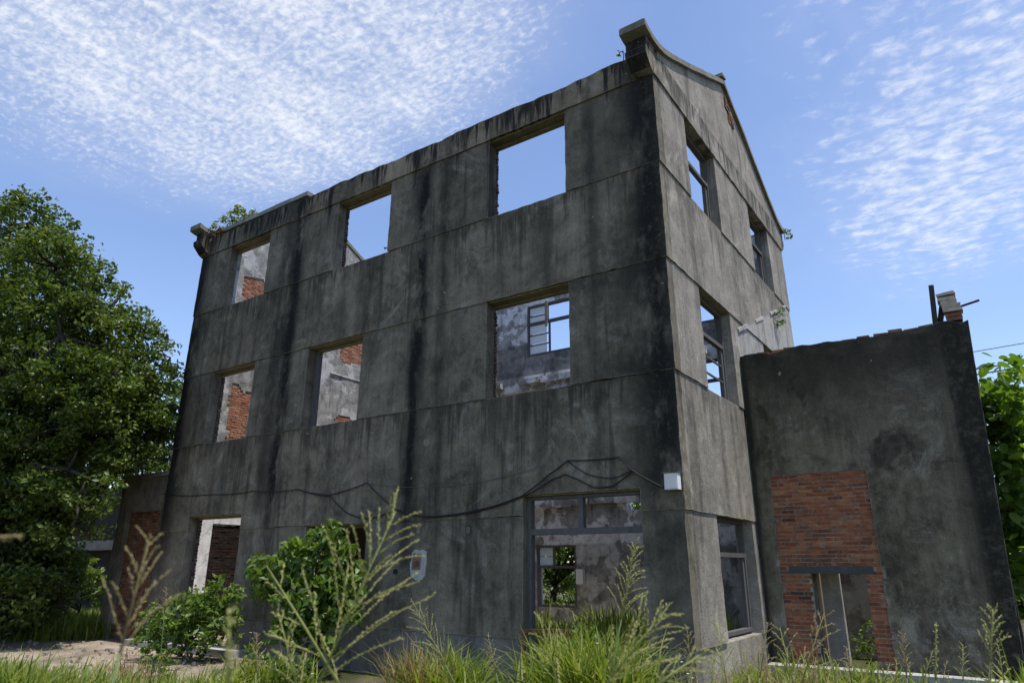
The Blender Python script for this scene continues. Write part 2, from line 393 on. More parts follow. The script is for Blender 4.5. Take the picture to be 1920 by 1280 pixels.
BST = [(0.0, (0.13, 0.045, 0.03)), (0.12, (0.24, 0.075, 0.036)), (0.6, (0.34, 0.115, 0.05)), (0.94, (0.42, 0.17, 0.075)), (1.0, (0.1, 0.05, 0.04))]
M['brick'] = brickmat('red_brick', BST, True, 0.55)
M['brick_j'] = brickmat('weathered_brick', [(0, (.26, .10, .055)), (.5, (.38, .17, .095)), (1, (.34, .2, .14))], False, .25)
M['brick_g'] = brickmat('limed_brick', [(0, (.06, .045, .04)), (.6, (.11, .08, .068)), (.9, (.15, .08, .06)), (1, (.16, .14, .125))], True, .5)
M['brick_s'] = brickmat('shade_brick', [(0, (.016, .010, .008)), (1, (.03, .017, .012))], False, .5)  # near-black brick, shade of the left room put into its colour
M['brick_d'] = brickmat('dark_brick', [(0, (.12, .052, .032)), (.6, (.25, .105, .052)), (1, (.21, .12, .08))], True, .5)

def plain(name, c, rough=.8, noise_s=12, var=.45, bumps=.3, spec=.3, metal=0, stretch=(1, 1, 1)):
    mt, g = mat(name); P = g.v('MULTIPLY', g.pos(), stretch)
    n = g.noise(P, noise_s, 6, .65); n2 = g.noise(P, noise_s * .17, 4, .6)
    cc = g.ramp(g.m('ADD', g.m('MULTIPLY', n, .6), g.m('MULTIPLY', n2, .4)), [(.3, [q * (1 - var) for q in c]), (.7, [q * (1 + var * .6) for q in c])])
    g.out(g.bsdf(cc, rough, g.bump(n, bumps, .01), spec, Metallic=metal)); return mt
M['mortar'] = plain('mortar', (.33, .29, .24), .95, 18, .5, .6)
M['room_shade'] = plain('room_shade', (.016, .012, .01), .95, 14, .4, .4)  # shade of the left room as a near-black colour
M['mortar_s'] = plain('shade_mortar', (.03, .024, .02), .95, 18, .5, .6)  # mortar darkened to carry the room's shade
M['mortar_d'] = plain('dark_mortar', (.17, .14, .115), .95, 18, .5, .6)
M['wood'] = plain('weathered_timber', (.10, .097, .095), .85, 10, .5, .5, stretch=(6, 6, .6))
M['wood_d'] = plain('dark_timber', (.05, .042, .037), .85, 10, .5, .6, stretch=(5, 5, 1))
M['wood_b'] = plain('bare_timber', (.25, .19, .125), .85, 10, .5, .5, stretch=(6, 6, .8))
M['steel_d'] = plain('blackened_beam', (.075, .076, .08), .75, 10, .4, .5)
M['cable'] = plain('black_cable', (.018, .018, .018), .6, 20, .3, .1)
M['whitebox'] = plain('white_painted_metal', (.66, .66, .64), .5, 6, .15, .05)
M['tile'] = plain('grey_tile', (.21, .22, .225), .8, 8, .35, .3)
M['rust'] = plain('rusted_iron', (.17, .07, .04), .85, 14, .5, .5)
M['bark'] = plain('tree_bark', (.055, .046, .036), .95, 9, .5, .8, stretch=(2, 2, .7))
M['stub'] = plain('stub_plaster', (.46, .40, .32), .95, 8, .4, .6)
M['rubble'] = plain('rubble', (.3, .26, .22), .95, 8, .5, .6)

def glassmat():
    mt, g = mat('frosted_glass')
    a = g.n('ShaderNodeBsdfTranslucent'); a.inputs[0].default_value = (.85, .87, .88, 1)
    b = g.bsdf((.6, .62, .63), .35, None, .5)
    mx = g.n('ShaderNodeMixShader'); mx.inputs[0].default_value = .35
    g.nt.links.new(a.outputs[0], mx.inputs[1]); g.nt.links.new(b, mx.inputs[2]); g.out(mx.outputs[0]); return mt
M['glass'] = glassmat()

def leafmat(name, stops, trans=.35, rough=.45, spec=.45, obj=False):
    mt, g = mat(name)
    if obj: r = g.n('ShaderNodeObjectInfo').outputs['Random']
    else:
        a = g.n('ShaderNodeAttribute'); a.attribute_name = 'rnd'; r = a.outputs['Fac']
    c = g.ramp(r, stops)
    b = g.bsdf(c, rough, None, spec)
    t = g.n('ShaderNodeBsdfTranslucent'); g.put(t.inputs[0], g.mix(1.0, c, (1.5, 1.6, .55), 'MULTIPLY'))
    mx = g.n('ShaderNodeMixShader'); mx.inputs[0].default_value = trans
    g.nt.links.new(b, mx.inputs[1]); g.nt.links.new(t.outputs[0], mx.inputs[2]); g.out(mx.outputs[0]); return mt
M['leaf_dark'] = leafmat('ficus_leaf', [(0, (.034, .060, .012)), (.5, (.078, .118, .022)), (.88, (.14, .18, .038)), (1, (.23, .25, .09))], .3, .45, .35)
M['leaf_light'] = leafmat('young_leaf', [(0, (.05, .09, .012)), (.6, (.09, .145, .02)), (1, (.16, .19, .03))], .42)
M['leaf_mid'] = leafmat('shrub_leaf', [(0, (.055, .10, .016)), (.6, (.105, .17, .028)), (.95, (.16, .22, .04)), (1, (.3, .28, .06))], .36, .45, .4)
M['leaf_big'] = leafmat('broad_leaf', [(0, (.06, .115, .018)), (.6, (.10, .17, .026)), (1, (.17, .23, .04))], .45, .5, .4)
M['leaf_big_obj'] = leafmat('broad_leaf_single', [(0, (.06, .115, .018)), (.6, (.10, .17, .026)), (1, (.17, .23, .04))], .45, .5, .4, True)
M['leaf_roof'] = leafmat('rooftop_leaf', [(0, (.07, .11, .02)), (.6, (.14, .17, .035)), (.85, (.2, .2, .06)), (1, (.3, .2, .14))], .4)
M['grass'] = leafmat('grass_blade', [(0, (.08, .12, .018)), (.5, (.165, .215, .034)), (.8, (.26, .275, .065)), (1, (.4, .35, .16))], .4, .55, .3)
M['grass_dry'] = leafmat('dry_grass', [(0, (.16, .1, .06)), (.6, (.26, .18, .1)), (1, (.32, .25, .13))], .3, .7, .2)
M['seed'] = leafmat('grass_seed', [(0, (.26, .29, .08)), (.5, (.40, .40, .15)), (.85, (.48, .43, .21)), (1, (.38, .28, .15))], .3, .65, .25)
M['seed_dry'] = leafmat('dry_grass_seed', [(0, (.26, .2, .1)), (.5, (.36, .3, .14)), (1, (.4, .35, .17))], .3, .7, .2)
M['stem'] = plain('grass_stem', (.11, .15, .05), .6, 10, .3, .1)
M['petal'] = plain('white_petal', (.75, .75, .7), .6, 10, .1, .1)

def groundmat():
    mt, g = mat('weedy_soil'); P = g.pos()
    n = g.noise(P, 1.3, 7, .65); n2 = g.noise(P, 25, 5, .7)
    c = g.ramp(n, [(.35, (.045, .05, .02)), (.5, (.075, .078, .035)), (.68, (.14, .115, .075))])
    c = g.mix(.6, c, g.ramp(n2, [(.3, (.4, .4, .4)), (.7, (1.3, 1.3, 1.3))]), 'MULTIPLY')
    g.out(g.bsdf(c, .95, g.bump(n2, .8, .03), .15)); return mt
M['ground'] = groundmat()
def pavemat():
    mt, g = mat('old_concrete_yard'); P = g.pos()
    n = g.noise(P, .9, 7, .68, .4); n2 = g.noise(P, 30, 5, .7)
    c = g.ramp(n, [(.34, (.15, .125, .095)), (.5, (.27, .225, .175)), (.66, (.37, .31, .25))])
    c = g.mix(.5, c, g.ramp(n2, [(.3, (.55, .55, .55)), (.7, (1.2, 1.2, 1.2))]), 'MULTIPLY')
    c = g.mix(g.m('MULTIPLY', g.ss(g.noise(P, 2.6, 6, .7), .56, .66), .8), c, (.06, .065, .03))
    g.out(g.bsdf(c, .93, g.bump(n2, .6, .02), .2)); return mt
M['yard'] = pavemat()

# ------------------------------------------------------------------ ground
GZ = 0.2
def sheet(name, x0, x1, y0, y1, z, step, mt, amp=0.0, fade=None):
    xs = lines(x0, x1, step); ys = lines(y0, y1, step); X, Y = np.meshgrid(xs, ys, indexing='ij')
    V = np.stack([X.ravel(), Y.ravel(), np.full(X.size, z)], 1)
    if amp: V[:, 2] += amp * vnoise(V * (1, 1, 0), .7) + amp * .4 * vnoise(V * (1, 1, 0), 2.3, 4)
    a = np.arange(X.size).reshape(X.shape)
    F = np.stack([a[:-1, :-1], a[1:, :-1], a[1:, 1:], a[:-1, 1:]], -1).reshape(-1, 4)
    return struct(fast_mesh(name, V, F, mt, smooth=True))
sheet('ground', -900, 900, -900, 900, GZ - 0.12, 60, M['ground'])
gr = sheet('ground_near', -45, 25, -16, 26, GZ - 0.02, .5, M['ground'], .03); gr.name = 'front_yard_soil'
sheet('yard_pavement', -34, -7.0, -5.2, 4.6, GZ + 0.014, .5, M['yard'], .012)

# ------------------------------------------------------------------ the ruined three storey building
A_, B_, C_, D_, E1, ED, F_ = 9.887, 8.19, 6.49, 4.69, 2.69, 3.01, 0.9
XL, YB, T = -13.18, 8.37, 0.22
Ll, Lr, Ml, Mr, Nl, Nr, Rl, Rr = -11.86, -10.21, -7.74, -6.07, -8.32, -6.625, -3.443, -1.743
dl, dr, gl, gr_, hl, hr = -2.666, -0.635, -7.848, -6.145, -12.01, -10.003
gp, gq, gr2, gs, gg, gh = 1.394, 3.035, 5.309, 6.914, 1.292, 3.118
TOP = 10.41
house = thing('ruined_house', 'roofless three storey dark concrete ruin with empty window openings', 'ruin')
LEAN = 0.022
def leaner(z0, z1, fr=True, sd=True, off=0.0):
    def post(X, co):
        X = X.copy(); ln = LEAN * np.clip((z1 - X[:, 2]) / (z1 - z0), 0, 1) + off
        if fr: fm = X[:, 1] < 0.012; X[fm, 1] -= ln[fm]
        if sd: sm = X[:, 0] > -0.012; X[sm, 0] += ln[sm]
        return X
    return post
fm_front = lambda u, v, w_: (u, w_, v)
def front_panel(name, z0, z1, holes, mt, top=False, x0=XL, x1=0.0, off=0.0):
    ex = [h[0] for h in holes] + [h[1] for h in holes]; ez = [h[2] for h in holes] + [h[3] for h in holes]
    us = lines(x0, x1, .1, ex); vs = lines(z0, z1, .1, ez)
    lp = leaner(z0, z1, True, x1 > -.01, off)
    def post(X, co):
        X = lp(X, co)
        if top:
            t = X[:, 2] > z1 - .03
            X[t, 2] += .028 * vnoise(X[t], 1.1, 5) + .03 * np.clip(vnoise(X[t], 4, 6), -1, .4) - .01
        return X
    return slab(name, us, vs, lambda U, V: ~inrects(U, V, holes), np.array([0, .1, T]), fm_front, mt, house, .005, .016, post)
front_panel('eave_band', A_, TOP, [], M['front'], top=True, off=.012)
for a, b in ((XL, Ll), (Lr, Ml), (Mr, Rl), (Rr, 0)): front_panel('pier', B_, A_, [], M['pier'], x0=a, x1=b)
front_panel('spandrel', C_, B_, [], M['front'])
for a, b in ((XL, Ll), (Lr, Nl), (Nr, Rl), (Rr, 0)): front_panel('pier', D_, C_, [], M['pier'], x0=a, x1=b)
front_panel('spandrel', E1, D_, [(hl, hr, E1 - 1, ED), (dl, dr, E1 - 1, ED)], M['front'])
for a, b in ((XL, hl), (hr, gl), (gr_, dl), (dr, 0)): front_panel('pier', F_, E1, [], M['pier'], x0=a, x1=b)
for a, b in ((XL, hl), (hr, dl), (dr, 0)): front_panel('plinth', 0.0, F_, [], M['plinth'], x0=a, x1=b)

# inner leaf of the front wall with the openings a little wider
E5 = .055
rec = [(Ll - E5, Lr + E5, B_ - .04, A_ + .01), (Ml - E5, Mr + E5, B_ - .04, A_ + .01), (Rl - E5, Rr + E5, B_ - .04, A_ + .01),
       (Ll - E5, Lr + E5, D_ - .04, C_ + .01), (Nl - E5, Nr + E5, D_ - .04, C_ + .01), (Rl - E5, Rr + E5, D_ - .04, C_ + .01),
       (hl - E5, hr + E5, -1, ED + .01), (gl - E5, gr_ + E5, F_ - .03, E1 + .01), (dl - E5, dr + E5, -1, ED + .01)]
slab('inner_leaf', lines(-12.86, -.36, .14, [r[0] for r in rec] + [r[1] for r in rec]), lines(0, TOP - .06, .14, [r[2] for r in rec] + [r[3] for r in rec]),
     lambda U, V: ~inrects(U, V, rec), np.array([T + .002, .36]), fm_front, M['plaster'], house, .003, .02)
# soffit boards under the lintels, ochre standing for grass bounce light and stain
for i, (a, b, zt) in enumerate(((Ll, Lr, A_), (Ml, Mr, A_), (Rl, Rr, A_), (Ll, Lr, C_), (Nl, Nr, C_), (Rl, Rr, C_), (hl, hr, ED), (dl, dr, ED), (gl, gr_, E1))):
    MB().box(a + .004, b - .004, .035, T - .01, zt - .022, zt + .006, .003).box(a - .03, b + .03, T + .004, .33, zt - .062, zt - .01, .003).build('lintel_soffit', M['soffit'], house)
# raw brick edges left where the window boards were torn out of the left reveals
bv = []
for k in range(6):
    V = np.array(boxv(-.5, .5, -.5, .5, -.5, .5)); V += rng.uniform(-.035, .035, V.shape) * (1, 1, 1.6)
    me = bpy.data.meshes.new('brick'); me.from_pydata([tuple(q) for q in V], [], BOXF); me.materials.append(M['brick']); bv.append(me)
bvg = []
for me in bv[:3]:
    q = me.copy(); q.materials.clear(); q.materials.append(M['brick_g']); bvg.append(q)
bvd = []
for me in bv[:4]:
    q = me.copy(); q.materials.clear(); q.materials.append(M['brick_d']); bvd.append(q)
def brick(parent, c, size, rz=0.0, rx=0.0, ry=0.0, dark=False, grey=False):
    o = bpy.data.objects.new('brick', random.choice(bvg if grey else (bvd if dark else bv))); col.objects.link(o); o.parent = parent
    o.location = c; o.scale = size; o.rotation_euler = (rx, ry, rz); return o
for (xj, z0, z1) in ((Ml, B_, A_), (Rl, B_, A_), (Rl, D_, C_), (Ll, D_, C_), (hl, .5, ED)):
    z = z0 + .02; k = 0
    while z < z1 - .09:
        out = .026 + (.012 if k % 2 else 0) + random.uniform(-.012, .012)
        brick(house, (xj - E5 + out - .06, .295 + random.uniform(-.008, .008), z + .03), (.12, .105, .058), random.uniform(-.05, .05), grey=True)
        z += .074; k += 1

# gable wall (towards the annex)
def prof(y):
    y = np.asarray(y, float); s_ = np.minimum(y, YB - y)
    return np.interp(s_, [-.45, -.3, -.1, .15, .4, .8, 1.4, 2.2, 3.2, 4.185], [10.575, 10.52, 10.48, 10.49, 10.55, 10.71, 10.99, 11.38, 11.89, 12.38])
fm_side = lambda u, v, w_: (-w_, u, v)
def side_panel(name, z0, z1, y0, y1, mt, holes=(), gable=False, off=0.0):
    us = lines(y0, y1, .1, [h[0] for h in holes] + [h[1] for h in holes] + ([YB / 2] if gable else [])); vs = lines(z0, z1, .1, [h[2] for h in holes] + [h[3] for h in holes])
    lp = leaner(z0, z1 + (1.2 if gable else 0), False, True, off)
    def post(X, co):
        if gable:
            X = X.copy(); f = (X[:, 2] - z0) / (z1 - z0); X[:, 2] = z0 + f * (prof(X[:, 1]) - z0)
        return lp(X, co)
    return slab(name, us, vs, lambda U, V: ~inrects(U, V, holes), np.array([0, .12, .3]), fm_side, mt, house, .006, .016, post)
S0 = T + .0
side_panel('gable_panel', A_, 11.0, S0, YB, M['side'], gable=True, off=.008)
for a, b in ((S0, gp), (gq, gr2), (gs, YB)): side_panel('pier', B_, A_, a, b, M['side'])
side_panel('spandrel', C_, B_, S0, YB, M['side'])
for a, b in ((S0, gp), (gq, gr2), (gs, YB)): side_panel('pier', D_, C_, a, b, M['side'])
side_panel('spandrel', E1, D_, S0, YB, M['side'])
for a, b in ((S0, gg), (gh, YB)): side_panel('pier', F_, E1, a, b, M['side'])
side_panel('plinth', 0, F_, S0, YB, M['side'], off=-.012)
# bare block where the front wall end meets the gable top
MB().box(-.3, -.004, .004, T + .3, TOP - .5, TOP + .04, .003).build('corner_block', M['side'], house)

def coping(xa, xb, seed):
    ys = np.concatenate([np.linspace(-.42, .6, 15), np.linspace(.8, YB / 2 - .03, 18)]); ys = np.concatenate([ys, (YB - ys)[::-1]])
    zs = prof(ys); V = []; Fc = []
    sec = [(xa, .0), (xb, .0), (xb, .115), (xb - .025, .135), (xa + .025, .135), (xa, .115)]
    for y, z in zip(ys, zs):
        for (x, dz_) in sec: V.append((x, y, z + dz_))
    n = len(sec)
    for i in range(len(ys) - 1):
        for j in range(n): Fc.append((i * n + j, i * n + (j + 1) % n, (i + 1) * n + (j + 1) % n, (i + 1) * n + j)[::-1])
    Fc.append(tuple(range(n))); Fc.append(tuple(range((len(ys) - 1) * n, len(ys) * n))[::-1])
    V = np.array(V); V += .008 * np.stack([vnoise(V, 3, seed), vnoise(V, 3, seed + 1), vnoise(V, 2.3, seed + 2)], 1)
    mesh_obj('coping', V, Fc, M['cap'], house, True, 30)
coping(-.39, .09, 11); coping(XL - .09, XL + .39, 15)
def horn(x0, x1, far, seed):
    pr = [(.06, 9.88), (-.03, 9.90), (-.12, 9.95), (-.30, 10.15), (-.31, 10.21), (-.31, 10.27), (-.25, 10.30), (-.245, 10.40), (-.25, 10.55), (.06, 10.47)]
    if far: pr = [(YB - y, z) for y, z in pr]
    xs = np.linspace(x0, x1, 6); V = np.array([(x, y, z) for x in xs for (y, z) in pr]); n = len(pr); Fc = []
    for i in range(5):
        for j in range(n): Fc.append((i * n + j, (i + 1) * n + j, (i + 1) * n + (j + 1) % n, i * n + (j + 1) % n))
    Fc.append(tuple(range(n))); Fc.append(tuple(range(5 * n, 6 * n))[::-1])
    if far: Fc = [f[::-1] for f in Fc]
    V += .009 * np.stack([vnoise(V, 6, seed), vnoise(V, 6, seed + 1), vnoise(V, 6, seed + 2)], 1)
    mesh_obj('corbel', V, Fc, M['front'] if not far else M['side'], house, True, 14)
horn(-.36, .018, False, 21); horn(XL - .018, XL + .36, False, 24); horn(-.36, .018, True, 27)
# broken plaster with raw brick below the ridge
MB().box(.004, .0225, 4.28, 4.72, 11.86, 12.13, .02).box(.004, .0225, 4.45, 4.72, 11.55, 11.87, .02).build('broken_plaster', M['mortar_d'], house)
for z_ in np.arange(11.58, 12.12, .075):
    for y_ in np.arange(4.33 if z_ > 11.86 else 4.5, 4.7, .2): brick(house, (.008 + random.uniform(-.01, .01), y_ + random.uniform(-.02, .02), z_), (.06, .17, .05), dark=True)
MB().box(-.46, .115, 4.02, 4.22, 12.52, 12.60, .012).build('ridge_cap', M['cap'], house)

# gap filler above eave on the inside is open to the sky.  left gable wall + its flaking plaster
def lprof(y): return prof(y)
us = lines(.0, YB, .14); vs = lines(0, 11, .14)
def lpost(X, co):
    X = X.copy(); f = np.clip((X[:, 2] - 9.0) / 2.0, 0, 1); hi = X[:, 2] > 9.0
    X[hi, 2] = 9.0 + f[hi] * (lprof(X[hi, 1]) - 9.0); return X
slab('left_gable_wall', lines(T + .002, YB, .2, [YB / 2]), lines(0, 11, .2), lambda U, V: np.ones(U.shape, bool), np.array([-12.85, -13.0, -13.18]), lambda u, v, w_: (w_, u, v), M['mortar'], house, .003, .004, lpost, flip=True)
# plaster coat; cells are removed where brick is bare
def bare(Y, Z):
    sh = Y.shape; P3 = np.stack([np.zeros(Y.size), Y.ravel(), Z.ravel()], 1)
    n = (vnoise(P3, 2.2, 31) * .6 + vnoise(P3, 6, 32) * .5).reshape(sh) * .13
    b = ((Y + n > 1.12) & (Y < 3.3 + n) & (Z + n < 9.78 - .12 * (Y - 1.1)) & (Z > 7.9 + n))
    b |= ((Y + n > 1.13) & (Y < 3.2 + n) & (Z + n < 6.55 - .1 * (Y - 1.2)) & (Z > 3.7 + n))
    b |= ((Y + n > 4.8) & (Y < 7.2 + n) & (Z + n < 9.5) & (Z > 8.05 + .0 * Y + n))
    b |= (((Y - 5.1) / .34) ** 2 + ((Z - 6.2) / .2) ** 2 + n * 5 < 1)
    b |= ((Y > .95 + n) & (Y < 3.4) & (Z < 2.93 + n * .3))
    return b
pb = lines(.37, 8.0, .07, [YB / 2]); pz = lines(.3, 11, .07)
def ppost(X, co):
    X = lpost(X, co); return X
slab('plaster_coat', pb, pz, lambda U, V: ~bare(U, V) & (V < 10.93), np.array([-12.815, -12.848]), lambda u, v, w_: (w_, u, v), M['plaster'], house, .006, .015, ppost, flip=True)
mbk = MB(); mbd = MB(); z = .33; k = 0
while z < 10.2:
    y = .4 + (.11 if k % 2 else 0)
    while y < 7.9:
        if bare(np.array([[y + .1]]), np.array([[z + .03]]))[0, 0]:
            pr = random.uniform(-.006, .008)
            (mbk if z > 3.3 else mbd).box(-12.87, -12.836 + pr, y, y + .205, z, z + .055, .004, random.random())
        y += .22
    z += .069; k += 1
stuff(mbk.build('bare_brickwork', M['brick_j'], house)); stuff(mbd.build('shade_brickwork', M['brick_s'], house))  # lower bricks are coloured near black in place of room shade
# floor joist scar across the left gable
for zz in (7.62, 4.1):
    mb = MB(); y = .4
    while y < 7.9:
        l = random.uniform(.2, .6)
        if random.random() < .75: MB().box(-12.82, -12.785 + random.uniform(-.01, .015), y, y + l, zz - .02, zz + random.uniform(.015, .05), .008).build('floor_scar', M['grey'], house)
        y += l

# back wall
bh = [(-7.86, -6.12, 8.19, 9.89), (-3.1, -1.4, 8.19, 9.89), (-12.0, -10.3, 8.19, 9.89), (-2.9, -1.2, 5.5, 7.16), (-8.95, -7.2, 5.3, 7.12), (-7.56, -6.28, .86, 2.5), (-4.69, -3.9, 3.38, 4.3), (-1.5, -.5, .4, 2.5)]
slab('back_wall', lines(-12.85, -.3, .12, [h[0] for h in bh] + [h[1] for h in bh]), lines(0, 10.4, .12, [h[2] for h in bh] + [h[3] for h in bh]),
     lambda U, V: ~inrects(U, V, bh), np.array([8.05, 8.15, 8.36]), fm_front, M['plaster_back'], house, .006, .02)
# ragged remains of the upper floors along the back wall
for (zz, hh, xa, xb) in ((7.42, .2, -12.8, -.4), (3.72, .2, -12.8, -4.8)):
    mb = MB(); x = xa
    while x < xb:
        l = random.uniform(.25, .8)
        if random.random() < .8: MB().box(x, x + l - .02, 7.86 + random.uniform(-.03, .08), 8.044, zz - hh * random.uniform(.5, 1), zz + random.uniform(0, .05), .015).build('floor_remnant', M['plaster_back'], house)
        x += l
mb = MB(); x = -7.6
while x < -4.2:
    l = random.uniform(.12, .4); mb.box(x, x + l - .05, 7.97, 8.046, 3.66, 3.86 + random.uniform(0, .05), .012); x += l + random.uniform(0, .1)
mb.build('broken_brick_edge', M['mortar_d'], house)

# left room: slab and partitions added to darken it, slab cut back for light
MB().box(-12.80, -5.9, 2.1, 3.7, 3.42, 3.6, .004).build('added_floor_slab', M['grey'], house)
MB().box(-12.80, -5.9, 3.5, 3.7, 0, 3.415, .004).build('added_partition', M['mortar_s'], house)
MB().box(-5.9, -5.7, .37, 3.7, 0, 3.6, .004).build('added_partition', M['plaster'], house)
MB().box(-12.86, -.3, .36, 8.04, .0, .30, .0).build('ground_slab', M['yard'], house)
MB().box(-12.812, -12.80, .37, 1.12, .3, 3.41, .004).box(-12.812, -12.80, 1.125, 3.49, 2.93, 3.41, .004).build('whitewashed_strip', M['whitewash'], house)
MB().box(-12.846, -12.839, 1.1, 3.49, .3, 2.93, 0).build('shade_backing', M['room_shade'], house)  # thin near-black backing, room shade painted behind the bricks
MB().box(XL - .05, -9.3, -.42, -.03, 0, .345, .012).build('front_step', M['grey'], house)

# window joinery
def bars(name, boxes, mt, parent):
    mb = MB()
    for b in boxes: mb.box(*b)
    return mb.build(name, mt, parent)
def side_window(y0, y1, z0, z1, xf=-.2, upper=.62, muntins=True, sash=True):
    t = .055; fr = bars('window_frame', [(xf - .05, xf + .04, y0, y0 + t, z0, z1), (xf - .05, xf + .04, y1 - t, y1, z0, z1), (xf - .049, xf + .039, y0 + t, y1 - t, z1 - t, z1), (xf - .06, xf + .06, y0 + t, y1 - t, z0, z0 + t)], M['wood'], house)
    zt = z0 + (z1 - z0) * upper
    bars('transom', [(xf - .04, xf + .045, y0 + t, y1 - t, zt - .035, zt + .035)], M['wood'], fr)
    if muntins:
        bars('muntin', [(xf - .02, xf + .02, y0 + .42, y0 + .45, zt + .035, z1 - t)], M['wood'], fr)
        bars('muntin', [(xf - .019, xf + .019, y0 + t, y0 + .42, (zt + z1) / 2 - .015, (zt + z1) / 2 + .015)], M['wood'], fr)
    if sash: bars('sash_stile', [(xf - .03, xf + .02, y1 - t - .09, y1 - t - .002, z0 + t, zt - .035)], M['wood'], fr)
side_window(gp + .01, gq - .01, B_ + .0, A_ - .01); side_window(gr2 + .01, gs - .01, B_, A_ - .01, muntins=False)
side_window(gp + .01, gq - .01, D_ + .02, C_ - .01); side_window(gr2 + .01, gs - .01, D_ + .02, C_ - .01)
side_window(gg + .01, gh - .01, F_ + .03, E1 - .01, muntins=False, upper=.68)
# leftover sash bars hanging in the second floor gable window
bars('sash_bar', [(-.22, -.19, gp + .1, gq - .15, 5.42, 5.45), (-.22, -.19, gp + .1, gq - .15, 5.12, 5.15)], M['wood'], house)

# front door frame
df = bars('door_frame', [(dl + .0, dl + .09, .1, .2, .3, ED - .02), (dr - .05, dr, .1, .2, .3, ED - .02), (dl + .09, dr - .05, .101, .199, ED - .075, ED - .025)], M['wood'], house)
bars('transom', [(dl + .09, dr - .05, .10, .21, 2.40, 2.49)], M['wood'], df)
bars('mullion', [(dl + .93, dl + 1.02, .105, .2, 2.49, ED - .075)], M['wood'], df)
bars('window_post', [(Nl + .0, Nl + .1, .225, .32, D_, C_ - .06)], M['wood'], house)

# back windows
bf = bars('window_frame', [(-7.86, -7.79, 8.06, 8.16, 8.19, 9.89), (-6.19, -6.12, 8.06, 8.16, 8.19, 9.89), (-7.79, -6.19, 8.061, 8.159, 9.82, 9.89), (-7.79, -6.19, 8.061, 8.159, 8.19, 8.26)], M['wood'], house)
bars('transom', [(-7.79, -6.19, 8.055, 8.15, 9.22, 9.31)], M['wood'], bf)
bars('mullion', [(-7.08, -7.03, 8.07, 8.13, 8.26, 9.22)], M['wood'], bf); bars('mullion', [(-7.16, -7.09, 8.07, 8.13, 9.31, 9.82)], M['wood'], bf)
for za, zb in ((8.26, 8.55), (8.58, 8.88), (8.91, 9.22), (9.31, 9.52), (9.55, 9.82)):
    bars('pane', [(-7.78, -7.16, 8.10, 8.106, za + .015, zb - .015)], M['glass'], bf)
    bars('muntin', [(-7.79, -7.085 if zb < 9.3 else -7.165, 8.08, 8.12, zb - .012, zb + .02)], M['wood'], bf)
bf2 = bars('window_frame', [(-7.56, -7.5, 8.06, 8.16, .86, 2.5), (-6.34, -6.28, 8.06, 8.16, .86, 2.5), (-7.5, -6.34, 8.061, 8.159, 2.44, 2.5), (-7.5, -6.34, 8.061, 8.159, .86, .92)], M['wood'], house)
bars('transom', [(-7.5, -6.34, 8.055, 8.15, 1.88, 1.95)], M['wood'], bf2); bars('mullion', [(-7.04, -6.98, 8.07, 8.13, 1.95, 2.44)], M['wood'], bf2)
for za, zb in ((1.95, 2.19), (2.2, 2.44)): bars('pane', [(-7.49, -7.05, 8.10, 8.106, za + .01, zb - .005)], M['glass'], bf2)
for (x0, x1, z0, z1) in ((-3.1, -1.4, 8.19, 9.89), (-2.9, -1.2, 5.5, 7.16)):
    f3 = bars('window_frame', [(x0, x0 + .07, 8.06, 8.16, z0, z1), (x1 - .07, x1, 8.06, 8.16, z0, z1), (x0 + .07, x1 - .07, 8.061, 8.159, z1 - .07, z1), (x0 + .07, x1 - .07, 8.061, 8.159, z0, z0 + .07)], M['wood'], house)
    bars('transom', [(x0 + .07, x1 - .07, 8.055, 8.15, z0 + 1.05, z0 + 1.13)], M['wood'], f3)

# eave trim: tile blocks on the left half of the front wall head, broken left corner
x = -12.35; k = 0
while x < -8.9:
    l = .72 if x < -10 else .58
    MB().box(x, x + l - .015, -.03, .2, TOP + .045, TOP + .15 + .01 * (k % 2), .006).build('eave_tile', M['tile'], house); x += l; k += 1
for i in range(9): brick(house, (-12.75 + random.uniform(0, .55), -.02 + random.uniform(-.03, .12), TOP + .03 + random.uniform(0, .05)), (.2, .1, .06), random.uniform(-.6, .6), random.uniform(-.3, .3), dark=True)
MB().box(-12.76, -12.45, -.06, .1, TOP + .10, TOP + .16, .03).build('broken_tile', M['wood_d'], house)

# flush plaster patch with a little hole beside the door
def flake(name, cx_, cz_, rx, rz, y, seed, mt, th=.007):
    r_ = np.random.default_rng(seed); n = 18; an = np.linspace(0, 2 * np.pi, n, endpoint=False); rad = 1 + r_.uniform(-.13, .1, n)
    sq = np.maximum(np.abs(np.cos(an)), np.abs(np.sin(an))) ** -1.0
    P_ = np.stack([cx_ + rx * np.cos(an) * rad * sq, cz_ + rz * np.sin(an) * rad * sq], 1)
    V = [(a, y, b) for a, b in P_] + [(a, y + th + .03, b) for a, b in P_]
    Fc = [tuple(range(n))] + [(i, (i + 1) % n, n + (i + 1) % n, n + i)[::-1] for i in range(n)]
    return mesh_obj(name, V, [f[::-1] if i else f for i, f in enumerate(Fc)], mt, house)
flake('plaster_patch', -4.82, 1.97, .17, .24, -.031, 5, M['patch'])
MB().box(-4.95, -4.76, -.037, -.02, 1.87, 2.14, .006).build('meter_recess', M['mortar_d'], house)
MB().box(-4.90, -4.80, -.045, -.03, 1.92, 2.02, .012).build('socket_stub', M['rust'], house)
flake('plaster_patch', -5.35, 1.84, .045, .04, -.027, 6, M['cable']); flake('plaster_patch', -4.85, 2.52, .035, .05, -.024, 8, M['cap']); flake('plaster_patch', -4.75, 4.05, .07, .06, -.02, 9, M['cap'])
flake('plaster_patch', -3.75, 2.5, .03, .05, -.024, 10, M['cap'])

